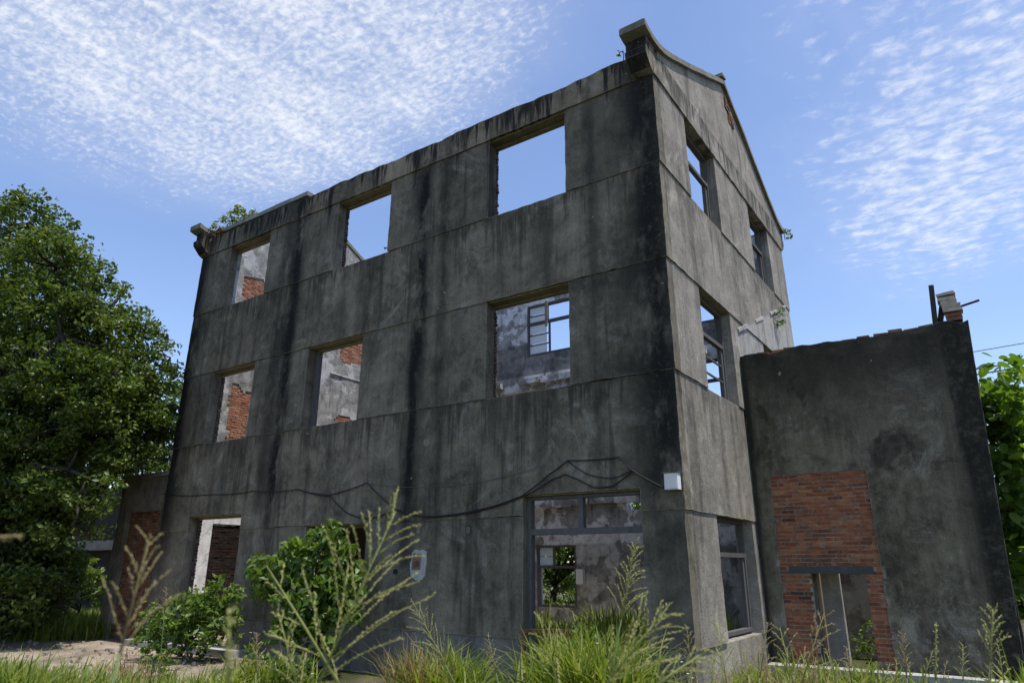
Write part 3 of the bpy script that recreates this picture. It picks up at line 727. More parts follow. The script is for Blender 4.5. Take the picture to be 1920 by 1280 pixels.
# ------------------------------------------------------------------ right annex
annex = thing('annex_wall_ruin', 'low roofless dark plastered annex with bared red brick panel around doorway', 'ruin')
YA = 3.31
def xedge(z): return 3.455 + .0385 * z
bx0, bx1, bzt = .34, 1.87, 3.46
dx0, dx1, dzt = .82, 1.635, 1.84
def apost(X, co):
    X = X.copy(); f = X[:, 0] / 3.6; m_ = X[:, 0] > 2.2
    X[m_, 0] = 2.2 + (X[m_, 0] - 2.2) / 1.4 * (xedge(X[m_, 2]) - 2.2)
    t = X[:, 2] > 5.66; X[t, 2] += .03 * vnoise(X[t], 2.2, 41) + .03 * vnoise(X[t], 7, 42); return X
def abare(U, V):
    P3 = np.stack([U.ravel(), np.zeros(U.size), V.ravel()], 1); n = (vnoise(P3, 3, 43) * .03 + vnoise(P3, 9, 44) * .035).reshape(U.shape)
    xl = bx0 + .02 * np.sin(V * 5) + .0
    return (U + n > xl) & (U - n < bx1 + .03 * (V < 1.9)) & (V + n < bzt + .02 * (U - 1)) & (V > 0)
slab('plaster_face', lines(.026, 3.6, .06, [bx0, bx1]), lines(.2, 5.7, .06, [bzt]), lambda U, V: ~abare(U, V), np.array([YA, YA + .03]), fm_front, M['annex'], annex, .008, .012, apost)
slab('wall_core', lines(.026, 3.6, .15, [dx0, dx1]), lines(.2, 5.68, .15, [dzt]), lambda U, V: ~inrects(U, V, [(dx0, dx1, 0, dzt)]), np.array([YA + .044, YA + .27]), fm_front, M['annex'], annex, .003, .006, apost)
slab('mortar_bed', lines(.2, 2.05, .15, [dx0, dx1]), lines(.25, 3.65, .15, [dzt]), lambda U, V: ~inrects(U, V, [(dx0, dx1, 0, dzt)]), np.array([YA + .033, YA + .0398]), fm_front, M['mortar'], annex, .001, .006)
z = .44; k = 0; SP = .0655
nb = 0
while z < bzt - .05:
    x = bx0 + (.0 if k % 2 else -.11)
    while x < bx1 - .02:
        a, b = max(x, bx0 + .004), min(x + .212, bx1 - .002 + random.uniform(0, .02))
        segs = [(a, b)]
        if z < dzt + .03:
            segs = [(a, min(b, dx0 + random.uniform(-.012, .012))), (max(a, dx1 + random.uniform(-.012, .012)), b)]
        if dzt - .01 < z + .03 < dzt + .115: segs = [(a, min(b, .49)), (max(a, 1.765), b)]
        for (p0, p1) in segs:
            if p1 - p0 > .035:
                brick(annex, ((p0 + p1) / 2, YA + .062 + random.uniform(-.005, .005), z + SP / 2), (p1 - p0, .08, .049), random.uniform(-.012, .012), ry=random.uniform(-.012, .012)); nb += 1
        x += .225
    z += SP; k += 1
MB().box(.49, 1.762, YA - .012, YA + .26, dzt + .0, dzt + .11, .006).build('lintel_beam', M['steel_d'], annex)
bars('door_post', [(dx0 + .005, dx0 + .06, YA + .3, YA + .4, .3, dzt)], M['wood_b'], annex)
# loose bricks along the wall head
x = .1
while x < 3.3:
    for yy in (.08, .19):
        if random.random() < .97: brick(annex, (x + .1, YA + yy, 5.7 + random.uniform(-.015, .015) + .008 * math.sin(x * 3)), (.2, .1, .045), random.uniform(-.15, .15), random.uniform(-.1, .1), random.uniform(-.07, .07), dark=random.random() < .75)
    x += random.uniform(.2, .28)
# side and rear walls of the annex (plastered inside)
MB().box(3.31, 3.53, YA + .27, 7.8, .2, 5.3, .01).build('side_wall', M['annex'], annex)
slab('rear_wall', lines(.03, 3.3, .15), lines(.2, 4.2, .15), lambda U, V: V < 3.9 + .3 * np.sin(U * 3), np.array([7.0, 7.25]), fm_front, M['plaster_beige'], annex, .01, .05)
# chimney like brick stub at the right end of the wall head
for k in range(2):
    zz = 5.73 + k * .066; sh = .0 + .012 * k
    brick(annex, (3.50 - sh * .3, YA + .10, zz + .03), (.225, .18, .056), random.uniform(-.08, .08), dark=True)
mb = MB()
for k in range(4):
    zz = 5.88 + k * .07; sx = -.014 * k
    mb.box(3.37 + sx + random.uniform(-.008, .008), 3.63 + sx * 1.6 + random.uniform(-.012, .012), YA - .004 + random.uniform(-.006, .006), YA + .21, zz, zz + .064, .012)
mb.box(3.31, 3.57, YA - .016, YA + .22, 6.162, 6.21, .014); stuff(mb.build('stub_plaster', M['stub'], annex))
MB().beam((3.22, YA + .12, 5.7), (3.27, YA + .13, 6.42), .075, .08).build('timber_stub', M['wood_d'], annex)
MB().beam((3.27, YA + .2, 5.7), (3.38, YA + .22, 6.12), .08, .09).build('timber_stub', M['wood_d'], annex)
MB().beam((3.60, YA + .12, 5.97), (3.88, YA + .14, 6.03), .03, .03).build('timber_stub', M['wood_d'], annex)
# lean-to roof scar left on the gable: flakes of plaster following the old slope
for i, yy in enumerate(np.arange(3.45, 7.6, .34)):
    zz = 4.78 + .43 * yy
    if i % 4 in (0, 1): MB().beam((.02, yy, zz), (.02, yy + .33, zz + .142), .035, .05 + random.uniform(0, .04)).build('roof_scar', M['grey'], annex)
# standing slab inside the doorway
slabd = thing('leaning_panel', 'upright pale concrete panel standing inside the annex doorway', 'panel')
MB().box(.70, 1.08, 4.2, 4.3, .2, 2.6, .008).build('panel_slab', M['patch'], slabd)
bars('edge_board', [(.62, .69, 4.17, 4.27, .2, 2.6)], M['wood_b'], slabd)
kerb = MB().box(.1, 3.1, 2.86, 3.1, .1, .47, .012).box(3.12, 4.3, 2.84, 3.1, .1, .46, .012).build('kerb', M['grey'])
tag(kerb, 'low pale concrete kerb running along the foot of the annex wall', 'kerb')

# ------------------------------------------------------------------ left annex and far shed
lann = thing('side_annex', 'low dark concrete annex with bricked up doorway at the far left end', 'annex')
lx0, lx1 = -15.45, XL - .004; bl0, bl1, blz = -15.0, -13.42, 3.22
slab('wall', lines(lx0, lx1, .14, [bl0, bl1]), lines(0, 4.05, .14, [blz]), lambda U, V: ~inrects(U, V, [(bl0, bl1, 0, blz)]), np.array([.06, .2, .34]), fm_front, M['pier'], lann, .006, .02)
MB().box(bl0 - .02, bl1 + .02, .21, .33, 0, blz + .02, .0).build('wall_core', M['mortar_d'], lann)
z = .3; k = 0
while z < blz - .05:
    x = bl0 + (0 if k % 2 else -.115)
    while x < bl1 - .03:
        a, b = max(x, bl0 + .005), min(x + .222, bl1 - .005)
        if b - a > .04: brick(lann, ((a + b) / 2, .195 + random.uniform(-.006, .006), z + .033), (b - a, .06, .058), dark=True)
        x += .235
    z += .0735; k += 1
MB().box(lx0, lx0 + .3, .345, 5.5, 0, 3.9, .01).build('side_wall', M['pier'], lann)
MB().box(lx0 - .08, lx1, .02, .4, 4.055, 4.16, .012).build('roof_edge', M['cap'], lann)

shed = thing('grey_shed', 'grey flat roofed outbuilding half hidden behind the big tree', 'building')
mb = MB().box(-36, -24.2, 7.2, 12, 0, 5.4, .0); mb.build('wall', M['annex'], shed)
MB().box(-36, -24.0, 6.3, 7.19, 2.55, 2.95).build('canopy', M['plinth'], shed)
MB().box(-33, -31.2, 7.1, 7.19, .4, 2.3).build('door', M['wood_d'], shed); MB().box(-29.4, -27.8, 7.1, 7.19, 1.0, 2.2).build('window', M['wood_d'], shed)
MB().box(-24.6, -24.3, 6.4, 6.7, 0, 2.54).build('post', M['cap'], shed)

# ------------------------------------------------------------------ things fixed to the walls
bxo = thing('junction_box', 'small white electrical box fixed at the front corner of the ruin', 'box')
MB().box(-.205, -.015, -.16, -.03, 2.95, 3.17, .002).build('case', M['whitebox'], bxo)
MB().box(-.225, .0, -.18, -.028, 3.172, 3.19, .002).build('lid', M['wood'], bxo)
MB().box(-.19, -.03, -.166, -.161, 2.965, 3.155, .0).build('door', M['whitebox'], bxo)
def sag(pts, s_=.0, n=8):
    out = []
    for a, b in zip(pts[:-1], pts[1:]):
        a = np.array(a, float); b = np.array(b, float)
        for i in range(n):
            t = i / n; q = a + (b - a) * t; q[2] -= s_ * 4 * t * (1 - t) * np.linalg.norm(b - a); out.append(q)
    out.append(np.array(pts[-1], float)); return out
yc = -.045
def cable(pts, label, s_=.02, r=.011, mtl='cable'):
    P_ = [(x, yc - (.01 if i % 2 else 0), z) for i, (x, z) in enumerate(pts)]
    tag(MB().tube(sag(P_, s_), r, 5).build('cable', M[mtl]), label, 'cable', 'cables on the facade')
cable([(-13.3, 3.6), (-11.2, 3.47), (-9.66, 3.46), (-8.16, 3.41), (-7.22, 3.25), (-6.165, 3.42), (-5.37, 2.88), (-4.66, 2.75), (-3.5, 2.82), (-2.65, 3.0), (-2.15, 3.3), (-1.8, 3.49), (-.92, 3.47), (-.72, 3.26), (-.22, 2.97)], 'long black cable pinned along the whole front wall up to the white box')
cable([(-8.16, 3.42), (-7.15, 3.22), (-6.69, 2.9), (-6.1, 2.76), (-5.63, 2.84), (-5.38, 2.9)], 'black cable loop sagging over the shrub covered window', .03)
cable([(-5.36, 2.9), (-4.6, 2.735), (-3.4, 2.815), (-2.5, 3.03), (-2.1, 3.22), (-1.85, 3.28), (-1.65, 3.2), (-1.35, 3.05), (-1.05, 3.06), (-.72, 3.25)], 'lower black cable drooping just above the door head', .02)
cable([(-1.8, 3.48), (-1.45, 3.25), (-1.05, 3.17), (-.74, 3.26)], 'short black cable swag between two nails above the doorway', .03, .009)
cable([(-6.1, 3.4), (-4.5, 3.25), (-3.2, 3.3), (-2.2, 3.46)], 'thin pale wire sagging across the middle of the front wall', .02, .005, 'wood')
mbx = MB().box(-6.22, -6.0, 7.9, 8.04, 1.47, 1.86, .01); tag(mbx.build('meter_box', M['whitebox']), 'pale meter box on the back wall seen through the doorway', 'box')
hb = MB().box(-6.96, -6.87, 7.66, 7.69, 8.93, 9.75, .01); tag(hb.build('hanging_batten', M['wood_b']), 'loose wooden batten dangling before the white glazed back window', 'batten')
tag(MB().beam((-2.6, -.12, 1.02), (-1.75, -.18, 1.06), .05, .05).beam((-1.78, -.18, .2), (-1.78, -.18, 1.04), .04, .04).beam((-2.58, -.12, .2), (-2.58, -.12, 1.02), .04, .04).build('rusty_rail', M['rust']), 'rusty iron rail standing in the grass before the doorway', 'rail')
for i, (za, zb, lb) in enumerate(((7.94, 8.0, 'uppermost thin overhead power line at the right edge'), (7.47, 7.53, 'middle thick overhead power line at the right edge'), (7.36, 7.41, 'lowest thick overhead power line at the right edge'))):
    P_ = sag([(-2, 14 + .2 * i, za - .25), (26, 14 + .2 * i, zb + 1.0)], .004, 16)
    tag(MB().tube(P_, .012 if i == 0 else .022, 5).build('power_line', M['cable']), lb, 'power line', 'overhead power lines')

# ------------------------------------------------------------------ foliage
def unit(v): return v / np.maximum(np.linalg.norm(v, axis=1, keepdims=True), 1e-9)
def leaves(centers, size, r, up=.5, droop=0.0, width=.5, fold=.18, szvar=.35):
    """kite shaped folded leaves: 4 vertices, two triangles each"""
    n = len(centers); nrm = r.normal(size=(n, 3)) + np.array([0, 0, up * 2.2]); nrm = unit(nrm)
    t = unit(np.cross(nrm, r.normal(size=(n, 3)))); t[:, 2] -= droop; t = unit(t); b = unit(np.cross(nrm, t)); nn = np.cross(t, b)
    s_ = (size * (1 + szvar * r.uniform(-1, 1, n)))[:, None]
    p0 = centers - t * s_ * .5; p2 = centers + t * s_ * .5
    mid = centers + t * s_ * .02 - nn * s_ * fold * .5
    p1 = mid + b * s_ * width * .5 + nn * s_ * fold; p3 = mid - b * s_ * width * .5 + nn * s_ * fold
    V = np.stack([p0, p1, p2, p3], 1).reshape(-1, 3); a = np.arange(n)[:, None] * 4
    F = np.concatenate([a + np.array([[0, 1, 2]]), a + np.array([[0, 2, 3]])], 1).reshape(-1, 3)
    rv = np.repeat(np.clip(r.beta(2.2, 2.2, n), 0, 1), 4)
    return V, F, rv
def crown_points(clusters, per, r, sub=.3, shell=.62, dens=28):
    pts = []
    for (c, rad) in clusters:
        k = max(4, int(per * rad * rad)); dirs = unit(r.normal(size=(k, 3))); rr = rad * (shell + (1 - shell) * r.random(k)) ** 1.0
        cc = np.asarray(c) + dirs * rr[:, None] * np.array([1, 1, .85])
        cc += r.normal(size=cc.shape) * .12 * rad
        m_ = int(dens * (sub / .3))
        ball = unit(r.normal(size=(k * m_, 3))) * (r.random((k * m_, 1)) ** .45)
        q = np.repeat(cc, m_, 0) + ball * np.repeat(sub * r.uniform(.7, 1.5, (k, 1)), m_, 0) * np.array([1, 1, .62]); pts.append(q)
    return np.concatenate(pts)
def plant(name, label, cat, base, clusters, per, leaf, mt, seed, trunk_r=.2, sub=.3, up=.5, droop=.1, width=.5, group=None, zmin=.22, bend=.3, stuffname='crown', shell=.62, dens=28):
    r = np.random.default_rng(seed); t = thing(name, label, cat, group); base = np.asarray(base, float); t.location = base
    pts = crown_points(clusters, per, r, sub, shell, dens); pts = pts[pts[:, 2] > zmin]
    V, F, rv = leaves(pts, leaf, r, up, droop, width)
    fast_mesh(stuffname, V - base, F, mt, t, rv)
    mb = MB(); allc = np.array([c for c, _ in clusters]); cz = allc[:, 2].min() if len(allc) else 1
    fork = base + np.array([0, 0, max(.15, (np.median(allc[:, 2]) - base[2]) * .42)]) + np.append(r.normal(size=2) * .1, 0)
    mb.tube([base - [0, 0, .1] - base, base * 0 + [0, 0, .1], (base + (fork - base) * .55 + np.append(r.normal(size=2) * .06 * trunk_r * 5, 0)) - base, fork - base], [trunk_r * 1.35, trunk_r, trunk_r * .85, trunk_r * .75], 8)
    for (c, rad) in clusters:
        c = np.asarray(c); midp = fork + (c - fork) * .5 + np.append(r.normal(size=2) * .3, .25 * np.linalg.norm(c - fork) * bend)
        mb.tube([fork - base, (fork * .6 + midp * .4) - base, midp - base, c - base], [trunk_r * .5, trunk_r * .4, trunk_r * .27, trunk_r * .1], 6)
        for _ in range(5):
            e = c + unit(r.normal(size=(1, 3)))[0] * rad * .85; mb.tube([c - base, (c + e) / 2 + r.normal(size=3) * .08 * rad - base, e - base], [trunk_r * .13, trunk_r * .09, trunk_r * .03], 4)
    mb.build('trunk', M['bark'], t, True)
    return t
def cl(lst, near=1.0): return [(at(u, v, d_ * (near if u >= 100 else 1.0)), r_ * (near if u >= 100 else 1.0)) for (u, v, d_, r_) in lst]

plant('big_tree', 'tall dense dark green broadleaf tree filling the left side', 'tree', (-21.2, 1.2, GZ), cl([
    (60, 420, 24, 1.1), (20, 470, 24.5, 1.5), (105, 500, 23.5, 1.2), (150, 545, 23, 1.2), (40, 560, 22.5, 1.7), (190, 585, 23, 1.15), (115, 630, 22, 1.6), (220, 650, 23, 1.3), (-60, 620, 23, 2.0), (30, 700, 21.5, 1.8),
    (250, 700, 22.5, 1.1), (165, 730, 21.5, 1.5), (85, 790, 21, 1.5), (270, 770, 22.5, 1.1), (215, 810, 22, 1.1), (-70, 850, 21.5, 2.2), (20, 870, 20.5, 1.3), (130, 880, 21, 1.0), (95, 940, 20.6, .9), (150, 940, 20.6, .65), (260, 850, 22.5, .8), (285, 720, 23.5, .7),
    (30, 980, 21, 1.3), (-40, 1020, 21, 1.5), (45, 1080, 21, 1.0), (10, 1130, 21.5, 1.0), (90, 1010, 22, .7), (-150, 500, 25, 2.4), (-200, 800, 23, 2.8), (-120, 1000, 22, 2.0), (0, 640, 26, 2.0), (120, 700, 26, 1.8), (20, 1150, 22, 1.0), (60, 1120, 23, .9), (-30, 1120, 20, 1.2), (80, 1060, 22.5, .8), (110, 1130, 24, .5), (235, 760, 23, 1.3), (180, 820, 22.5, 1.2), (120, 800, 22, 1.4), (60, 860, 22, 1.4), (200, 690, 23, 1.3), (290, 800, 23, .8), (270, 830, 23.5, .9), (60, 940, 21.5, 1.3), (140, 990, 21, .6), (0, 1050, 22.5, 1.4), (60, 1020, 23, 1.2)], .885),
    24, .125, M['leaf_dark'], 11, .42, .36, .55, .1, .52, shell=.66, dens=75)
plant('sunlit_tree', 'yellow green tree standing behind the left end of the ruin', 'tree', (-21.5, 13, GZ), cl([(300, 760, 33, 1.6), (325, 840, 32, 1.7), (285, 850, 34, 1.5), (310, 730, 36, 1.3), (250, 880, 33, 1.3), (350, 780, 34, 1.8), (360, 880, 33, 2.0), (220, 900, 35, 1.6)]), 15, .17, M['leaf_light'], 12, .25, .32)
plant('rear_tree', 'bright green tree behind the house seen through its doorway', 'tree', (-9.6, 12.2, GZ), [((-10.0, 11.6, 2.5), 1.2), ((-8.8, 11.4, 2.3), 1.1), ((-10.8, 12, 3.4), 1.3), ((-9.2, 12.3, 3.8), 1.2), ((-8.2, 12, 2.9), 1.0), ((-6.2, 11.2, 3.9), .9), ((-6.8, 11.4, 4.6), .9), ((-9.6, 12.6, 2.0), 1.3), ((-8.0, 12.8, 2.2), 1.3), ((-11.3, 12.8, 2.2), 1.4), ((-7.2, 12.6, 3.4), 1.2)], 26, .16, M['leaf_light'], 13, .14, .26)
plant('rear_bush', 'dark low bush behind the house below the bright green tree', 'bush', (-9.3, 10.4, GZ), [((-9.6, 10.6, .9), .8), ((-8.5, 10.3, .8), .8), ((-10.5, 10.8, 1.0), .8), ((-7.8, 10.3, .7), .7)], 30, .14, M['leaf_dark'], 14, .06, .2)
for i, (u, v, d_, rr, kind, lab) in enumerate(((-9, 20, 0, 4.2, 0, 'far dark tree behind the house to the left of the doorway view'), (-2, 21, 0, 4.0, 1, 'far light tree straight behind the house'), (5, 24, 0, 4.0, 0, 'far dark tree behind the annex'), (12, 22, 0, 4.2, 1, 'far light tree right of the annex'), (-17, 22, 0, 4.6, 0, 'far dark tree behind the left end of the house'), (-27, 21, 0, 4.8, 1, 'far light tree behind the grey shed'))):
    q = np.random.default_rng(60 + i)
    plant('background_tree', lab, 'tree', (u, v, GZ), [((u + q.uniform(-2.4, 2.4), v + q.uniform(-2, 2), 1.2 + 3.0 * (k / 9)), q.uniform(1.2, 1.9)) for k in range(10)], 9, .26, M['leaf_light' if kind else 'leaf_mid'], 70 + i, .2, .42, group='trees far behind the house')
plant('glossy_shrub', 'rounded glossy green shrub growing at the open left doorway', 'shrub', (-10.4, -.75, GZ), cl([(320, 1165, 15.7, .55), (375, 1140, 15.5, .55), (410, 1115, 15.2, .42), (300, 1195, 15.8, .42), (355, 1195, 15.5, .5), (400, 1170, 15.2, .45), (285, 1175, 16, .3), (420, 1150, 15, .3)]), 130, .13, M['leaf_mid'], 15, .05, .16, .5, .1, .48)
plant('leafy_shrub', 'tall leafy green shrub covering the middle ground floor window', 'shrub', (-6.5, -.7, GZ), cl([(545, 1055, 13.3, .42), (600, 1030, 13.1, .42), (615, 1000, 13.1, .25), (510, 1080, 13.4, .38), (560, 1110, 13.2, .45), (620, 1090, 13, .45), (650, 1060, 12.9, .3), (590, 1150, 13, .45), (535, 1150, 13.3, .32), (640, 1140, 12.8, .35), (660, 1100, 12.8, .26), (500, 1110, 13.5, .25), (490, 1060, 13.5, .2), (545, 1190, 13.1, .3), (600, 1195, 12.9, .3), (640, 1030, 13, .25)]), 120, .18, M['leaf_mid'], 16, .05, .17, .35, .45, .46)
plant('rooftop_shrub', 'small sunlit shrub rooted on the broken left corner of the eave', 'shrub', (-12.3, .2, TOP + .02), cl([(412, 425, 20.5, .16), (425, 408, 20.4, .2), (445, 402, 20, .28), (462, 402, 19.8, .26), (438, 420, 20.2, .2), (474, 404, 19.7, .14), (400, 432, 20.7, .12)]), 260, .085, M['leaf_roof'], 17, .03, .11, .4, 0, .5)
plant('gable_sprig', 'tiny green sprig rooted at the far eave of the gable', 'plant', (.12, 8.4, 10.3), [((.17, 8.45, 10.42), .1), ((.2, 8.5, 10.3), .09)], 900, .08, M['leaf_light'], 18, .008, .05)
plant('wall_sprig', 'small fern green tuft growing from the pale plaster above the annex', 'plant', (.06, 6.6, 7.3), [((.14, 6.55, 7.55), .13), ((.12, 6.7, 7.35), .12)], 800, .07, M['leaf_light'], 19, .008, .06)
plant('corner_sprig', 'tiny green sprig sprouting under the near corner horn', 'plant', (-.43, -.2, 10.33), [((-.49, -.24, 10.37), .05)], 3000, .06, M['leaf_light'], 20, .006, .03)
plant('sill_sprig', 'tiny green sprig on the sill of the middle top window', 'plant', (-6.15, .1, B_), [((-6.15, .05, B_ + .12), .06)], 2500, .06, M['leaf_light'], 21, .006, .03)
plant('doorway_shrub', 'small leafy shrub with orange bloom inside the annex doorway', 'shrub', (1.35, 4.6, GZ), [((1.32, 4.5, .75), .2), ((1.5, 4.55, .6), .22), ((1.2, 4.6, .55), .18), ((1.45, 4.5, .95), .1)], 260, .075, M['leaf_mid'], 22, .015, .09)
plant('young_bush', 'bright yellow green bush below the canopy of the grey shed', 'bush', tuple(gnd(135, 23)), cl([(120, 1080, 23, .6), (150, 1070, 23, .55), (100, 1100, 23, .5), (165, 1095, 23, .5), (130, 1050, 23.3, .4), (180, 1110, 22.8, .4)]), 50, .14, M['leaf_light'], 23, .05, .2)

# right hand tree with big single leaves
rt = plant('broadleaf_tree', 'tree with large heart shaped leaves beyond the annex wall', 'tree', (5.6, 9.0, GZ), cl([(1885, 760, 17.5, .8), (1855, 745, 17.2, .42), (1915, 790, 17.5, 1.1), (1880, 860, 17, .9), (1925, 930, 17, 1.1), (1895, 960, 17, .7), (1930, 1060, 17, 1.0), (1905, 1100, 17, .6), (1980, 800, 18, 1.2), (2000, 920, 18, 1.5), (1990, 1090, 18, 1.3), (1850, 790, 17.5, .5)]), 16, .2, M['leaf_big'], 24, .14, .34, .5, .35, .8, shell=.5)
r = np.random.default_rng(5)
hv = []
for k in range(3):
    n = 10; an = np.linspace(0, 2 * np.pi, n, endpoint=False); rad = .5 * (1 - .12 * np.cos(an) + .1 * np.cos(2 * an)); X = np.cos(an) * rad * 1.1; Y = np.sin(an) * rad * .95
    X[0] += .14; V = [(0, 0, -.03)] + [(a, b, .16 * abs(b) - .12 * a * a) for a, b in zip(X, Y)]
    me = bpy.data.meshes.new('leaf'); me.from_pydata(V, [], [(0, i + 1, (i + 1) % n + 1) for i in range(n)]); me.materials.append(M['leaf_big_obj']); hv.append(me)
for i in range(230):
    u = r.uniform(1835, 1925); v = r.uniform(665, 1140)
    if u < 1835 + (v - 660) * .16: continue
    q = at(u, v, r.uniform(15.9, 16.6))
    o = bpy.data.objects.new('leaf', hv[i % 3]); col.objects.link(o); o.parent = rt; o.location = q - np.array([5.6, 9.0, GZ])
    s_ = r.uniform(.13, .23); o.scale = (s_, s_, s_); o.rotation_euler = (r.uniform(-.7, .7), r.uniform(.1, 1.0), r.uniform(0, 6.28))

# ------------------------------------------------------------------ grass
def blades(bases, heights, r, width=.011, lean=.45):
    n = len(bases); az = r.uniform(0, 2 * np.pi, n); dirh = np.stack([np.cos(az), np.sin(az), np.zeros(n)], 1); sd = np.stack([-np.sin(az), np.cos(az), np.zeros(n)], 1)
    ln = lean * r.uniform(.2, 1.6, n); h = heights; wd = width * r.uniform(.6, 1.5, n)
    V = []
    for t, wf in ((0, .7), (.35, 1.0), (.7, .75)):
        c = bases + dirh * (h * ln * t * t)[:, None] + np.array([0, 0, 1]) * (h * (t - .28 * ln * t * t))[:, None]
        V += [c - sd * (wd * wf)[:, None], c + sd * (wd * wf)[:, None]]
    tip = bases + dirh * (h * ln)[:, None] + np.array([0, 0, 1]) * (h * (1 - .36 * ln))[:, None]
    V = np.stack(V + [tip], 1).reshape(-1, 3); a = np.arange(n)[:, None] * 7
    F = np.concatenate([a + np.array([q]) for q in ((0, 1, 3), (0, 3, 2), (2, 3, 5), (2, 5, 4), (4, 5, 6))], 1).reshape(-1, 3)
    return V, F, np.repeat(np.clip(r.beta(2, 2.4, n), 0, 1), 7)
r = np.random.default_rng(77); BV, BH = [], []
def tuft(c, spread, n, h, hv=.35):
    q = np.tile(np.asarray(c, float), (n, 1)); q[:, :2] += r.normal(size=(n, 2)) * spread; BV.append(q); BH.append(h * (1 + hv * r.uniform(-1, 1, n)))
def tuftpx(u, d_, spread, n, h, hv=.35): tuft(gnd(u, d_), spread, n, h, hv)
# tall clump before the door
for (u, d_, n, h) in ((1030, 8.3, 200, .85), (1075, 8.6, 260, .95), (1110, 8.4, 260, 1.0), (1150, 8.2, 220, .92), (1180, 8.0, 90, .78), (1060, 9.5, 240, .9), (1130, 9.6, 240, .95)): tuftpx(u, d_, .2, n, h)
for (u, d_, n, h) in ((810, 9.0, 150, .75), (850, 8.7, 250, .8), (890, 9.0, 110, .62), (830, 9.6, 160, .75)): tuftpx(u, d_, .2, n, h)
for (u, d_, n, h) in ((480, 11.2, 120, .5), (520, 11, 140, .55), (560, 11, 100, .5)): tuftpx(u, d_, .22, n, h)
# left lawn
for _ in range(46): tuftpx(r.uniform(-180, 110), r.uniform(8.3, 11.2), .26, 300, r.uniform(.46, .76))
for _ in range(22): tuftpx(r.uniform(110, 420), r.uniform(8.6, 10.4), .28, 140, r.uniform(.36, .6))
for _ in range(18): tuftpx(r.uniform(95, 185), r.uniform(20.5, 25), .35, 260, r.uniform(.4, .7))
# right
for _ in range(16): tuftpx(r.uniform(1270, 1960), r.uniform(7.3, 10.5), .2, 18, r.uniform(.45, .8))
for _ in range(4): tuftpx(r.uniform(1900, 1960), r.uniform(7.0, 8.5), .12, 60, r.uniform(.8, 1.0))
# general rough cover of the front yard and inside the roofless shell
for _ in range(240): tuft((r.uniform(-5.5, 7), r.uniform(-8.6, -1.2), GZ), .3, 40, r.uniform(.12, .28))
for _ in range(60): tuft((r.uniform(-5.2, -.8), r.uniform(.8, 7.6), .28), .25, 60, r.uniform(.4, .9))
for _ in range(40): tuft((r.uniform(.2, 6), r.uniform(.3, 2.7), GZ), .25, 50, r.uniform(.25, .5))
V, F, rv = blades(np.concatenate(BV), np.concatenate(BH), r, .013, .62)
stuff(tag(fast_mesh('grass', V, F, M['grass'], None, rv), 'rough bright green grass growing over the yard', 'grass'))
BV, BH = [], []
for (u, d_, n, h) in ((250, 11.5, 120, .6), (290, 11.5, 90, .5), (780, 8.8, 160, .95), (800, 8.7, 120, .8), (1330, 8, 50, .75), (1390, 8, 60, .8), (1480, 8.4, 50, .8), (1520, 8.4, 60, .75), (1700, 8.4, 40, .65), (1740, 8.2, 40, .6)): tuftpx(u, d_, .15, n, h)
V, F, rv = blades(np.concatenate(BV), np.concatenate(BH), r, .006, .5)
stuff(tag(fast_mesh('dry_grass', V, F, M['grass_dry'], None, rv), 'thin dry brown grass among the green', 'grass'))

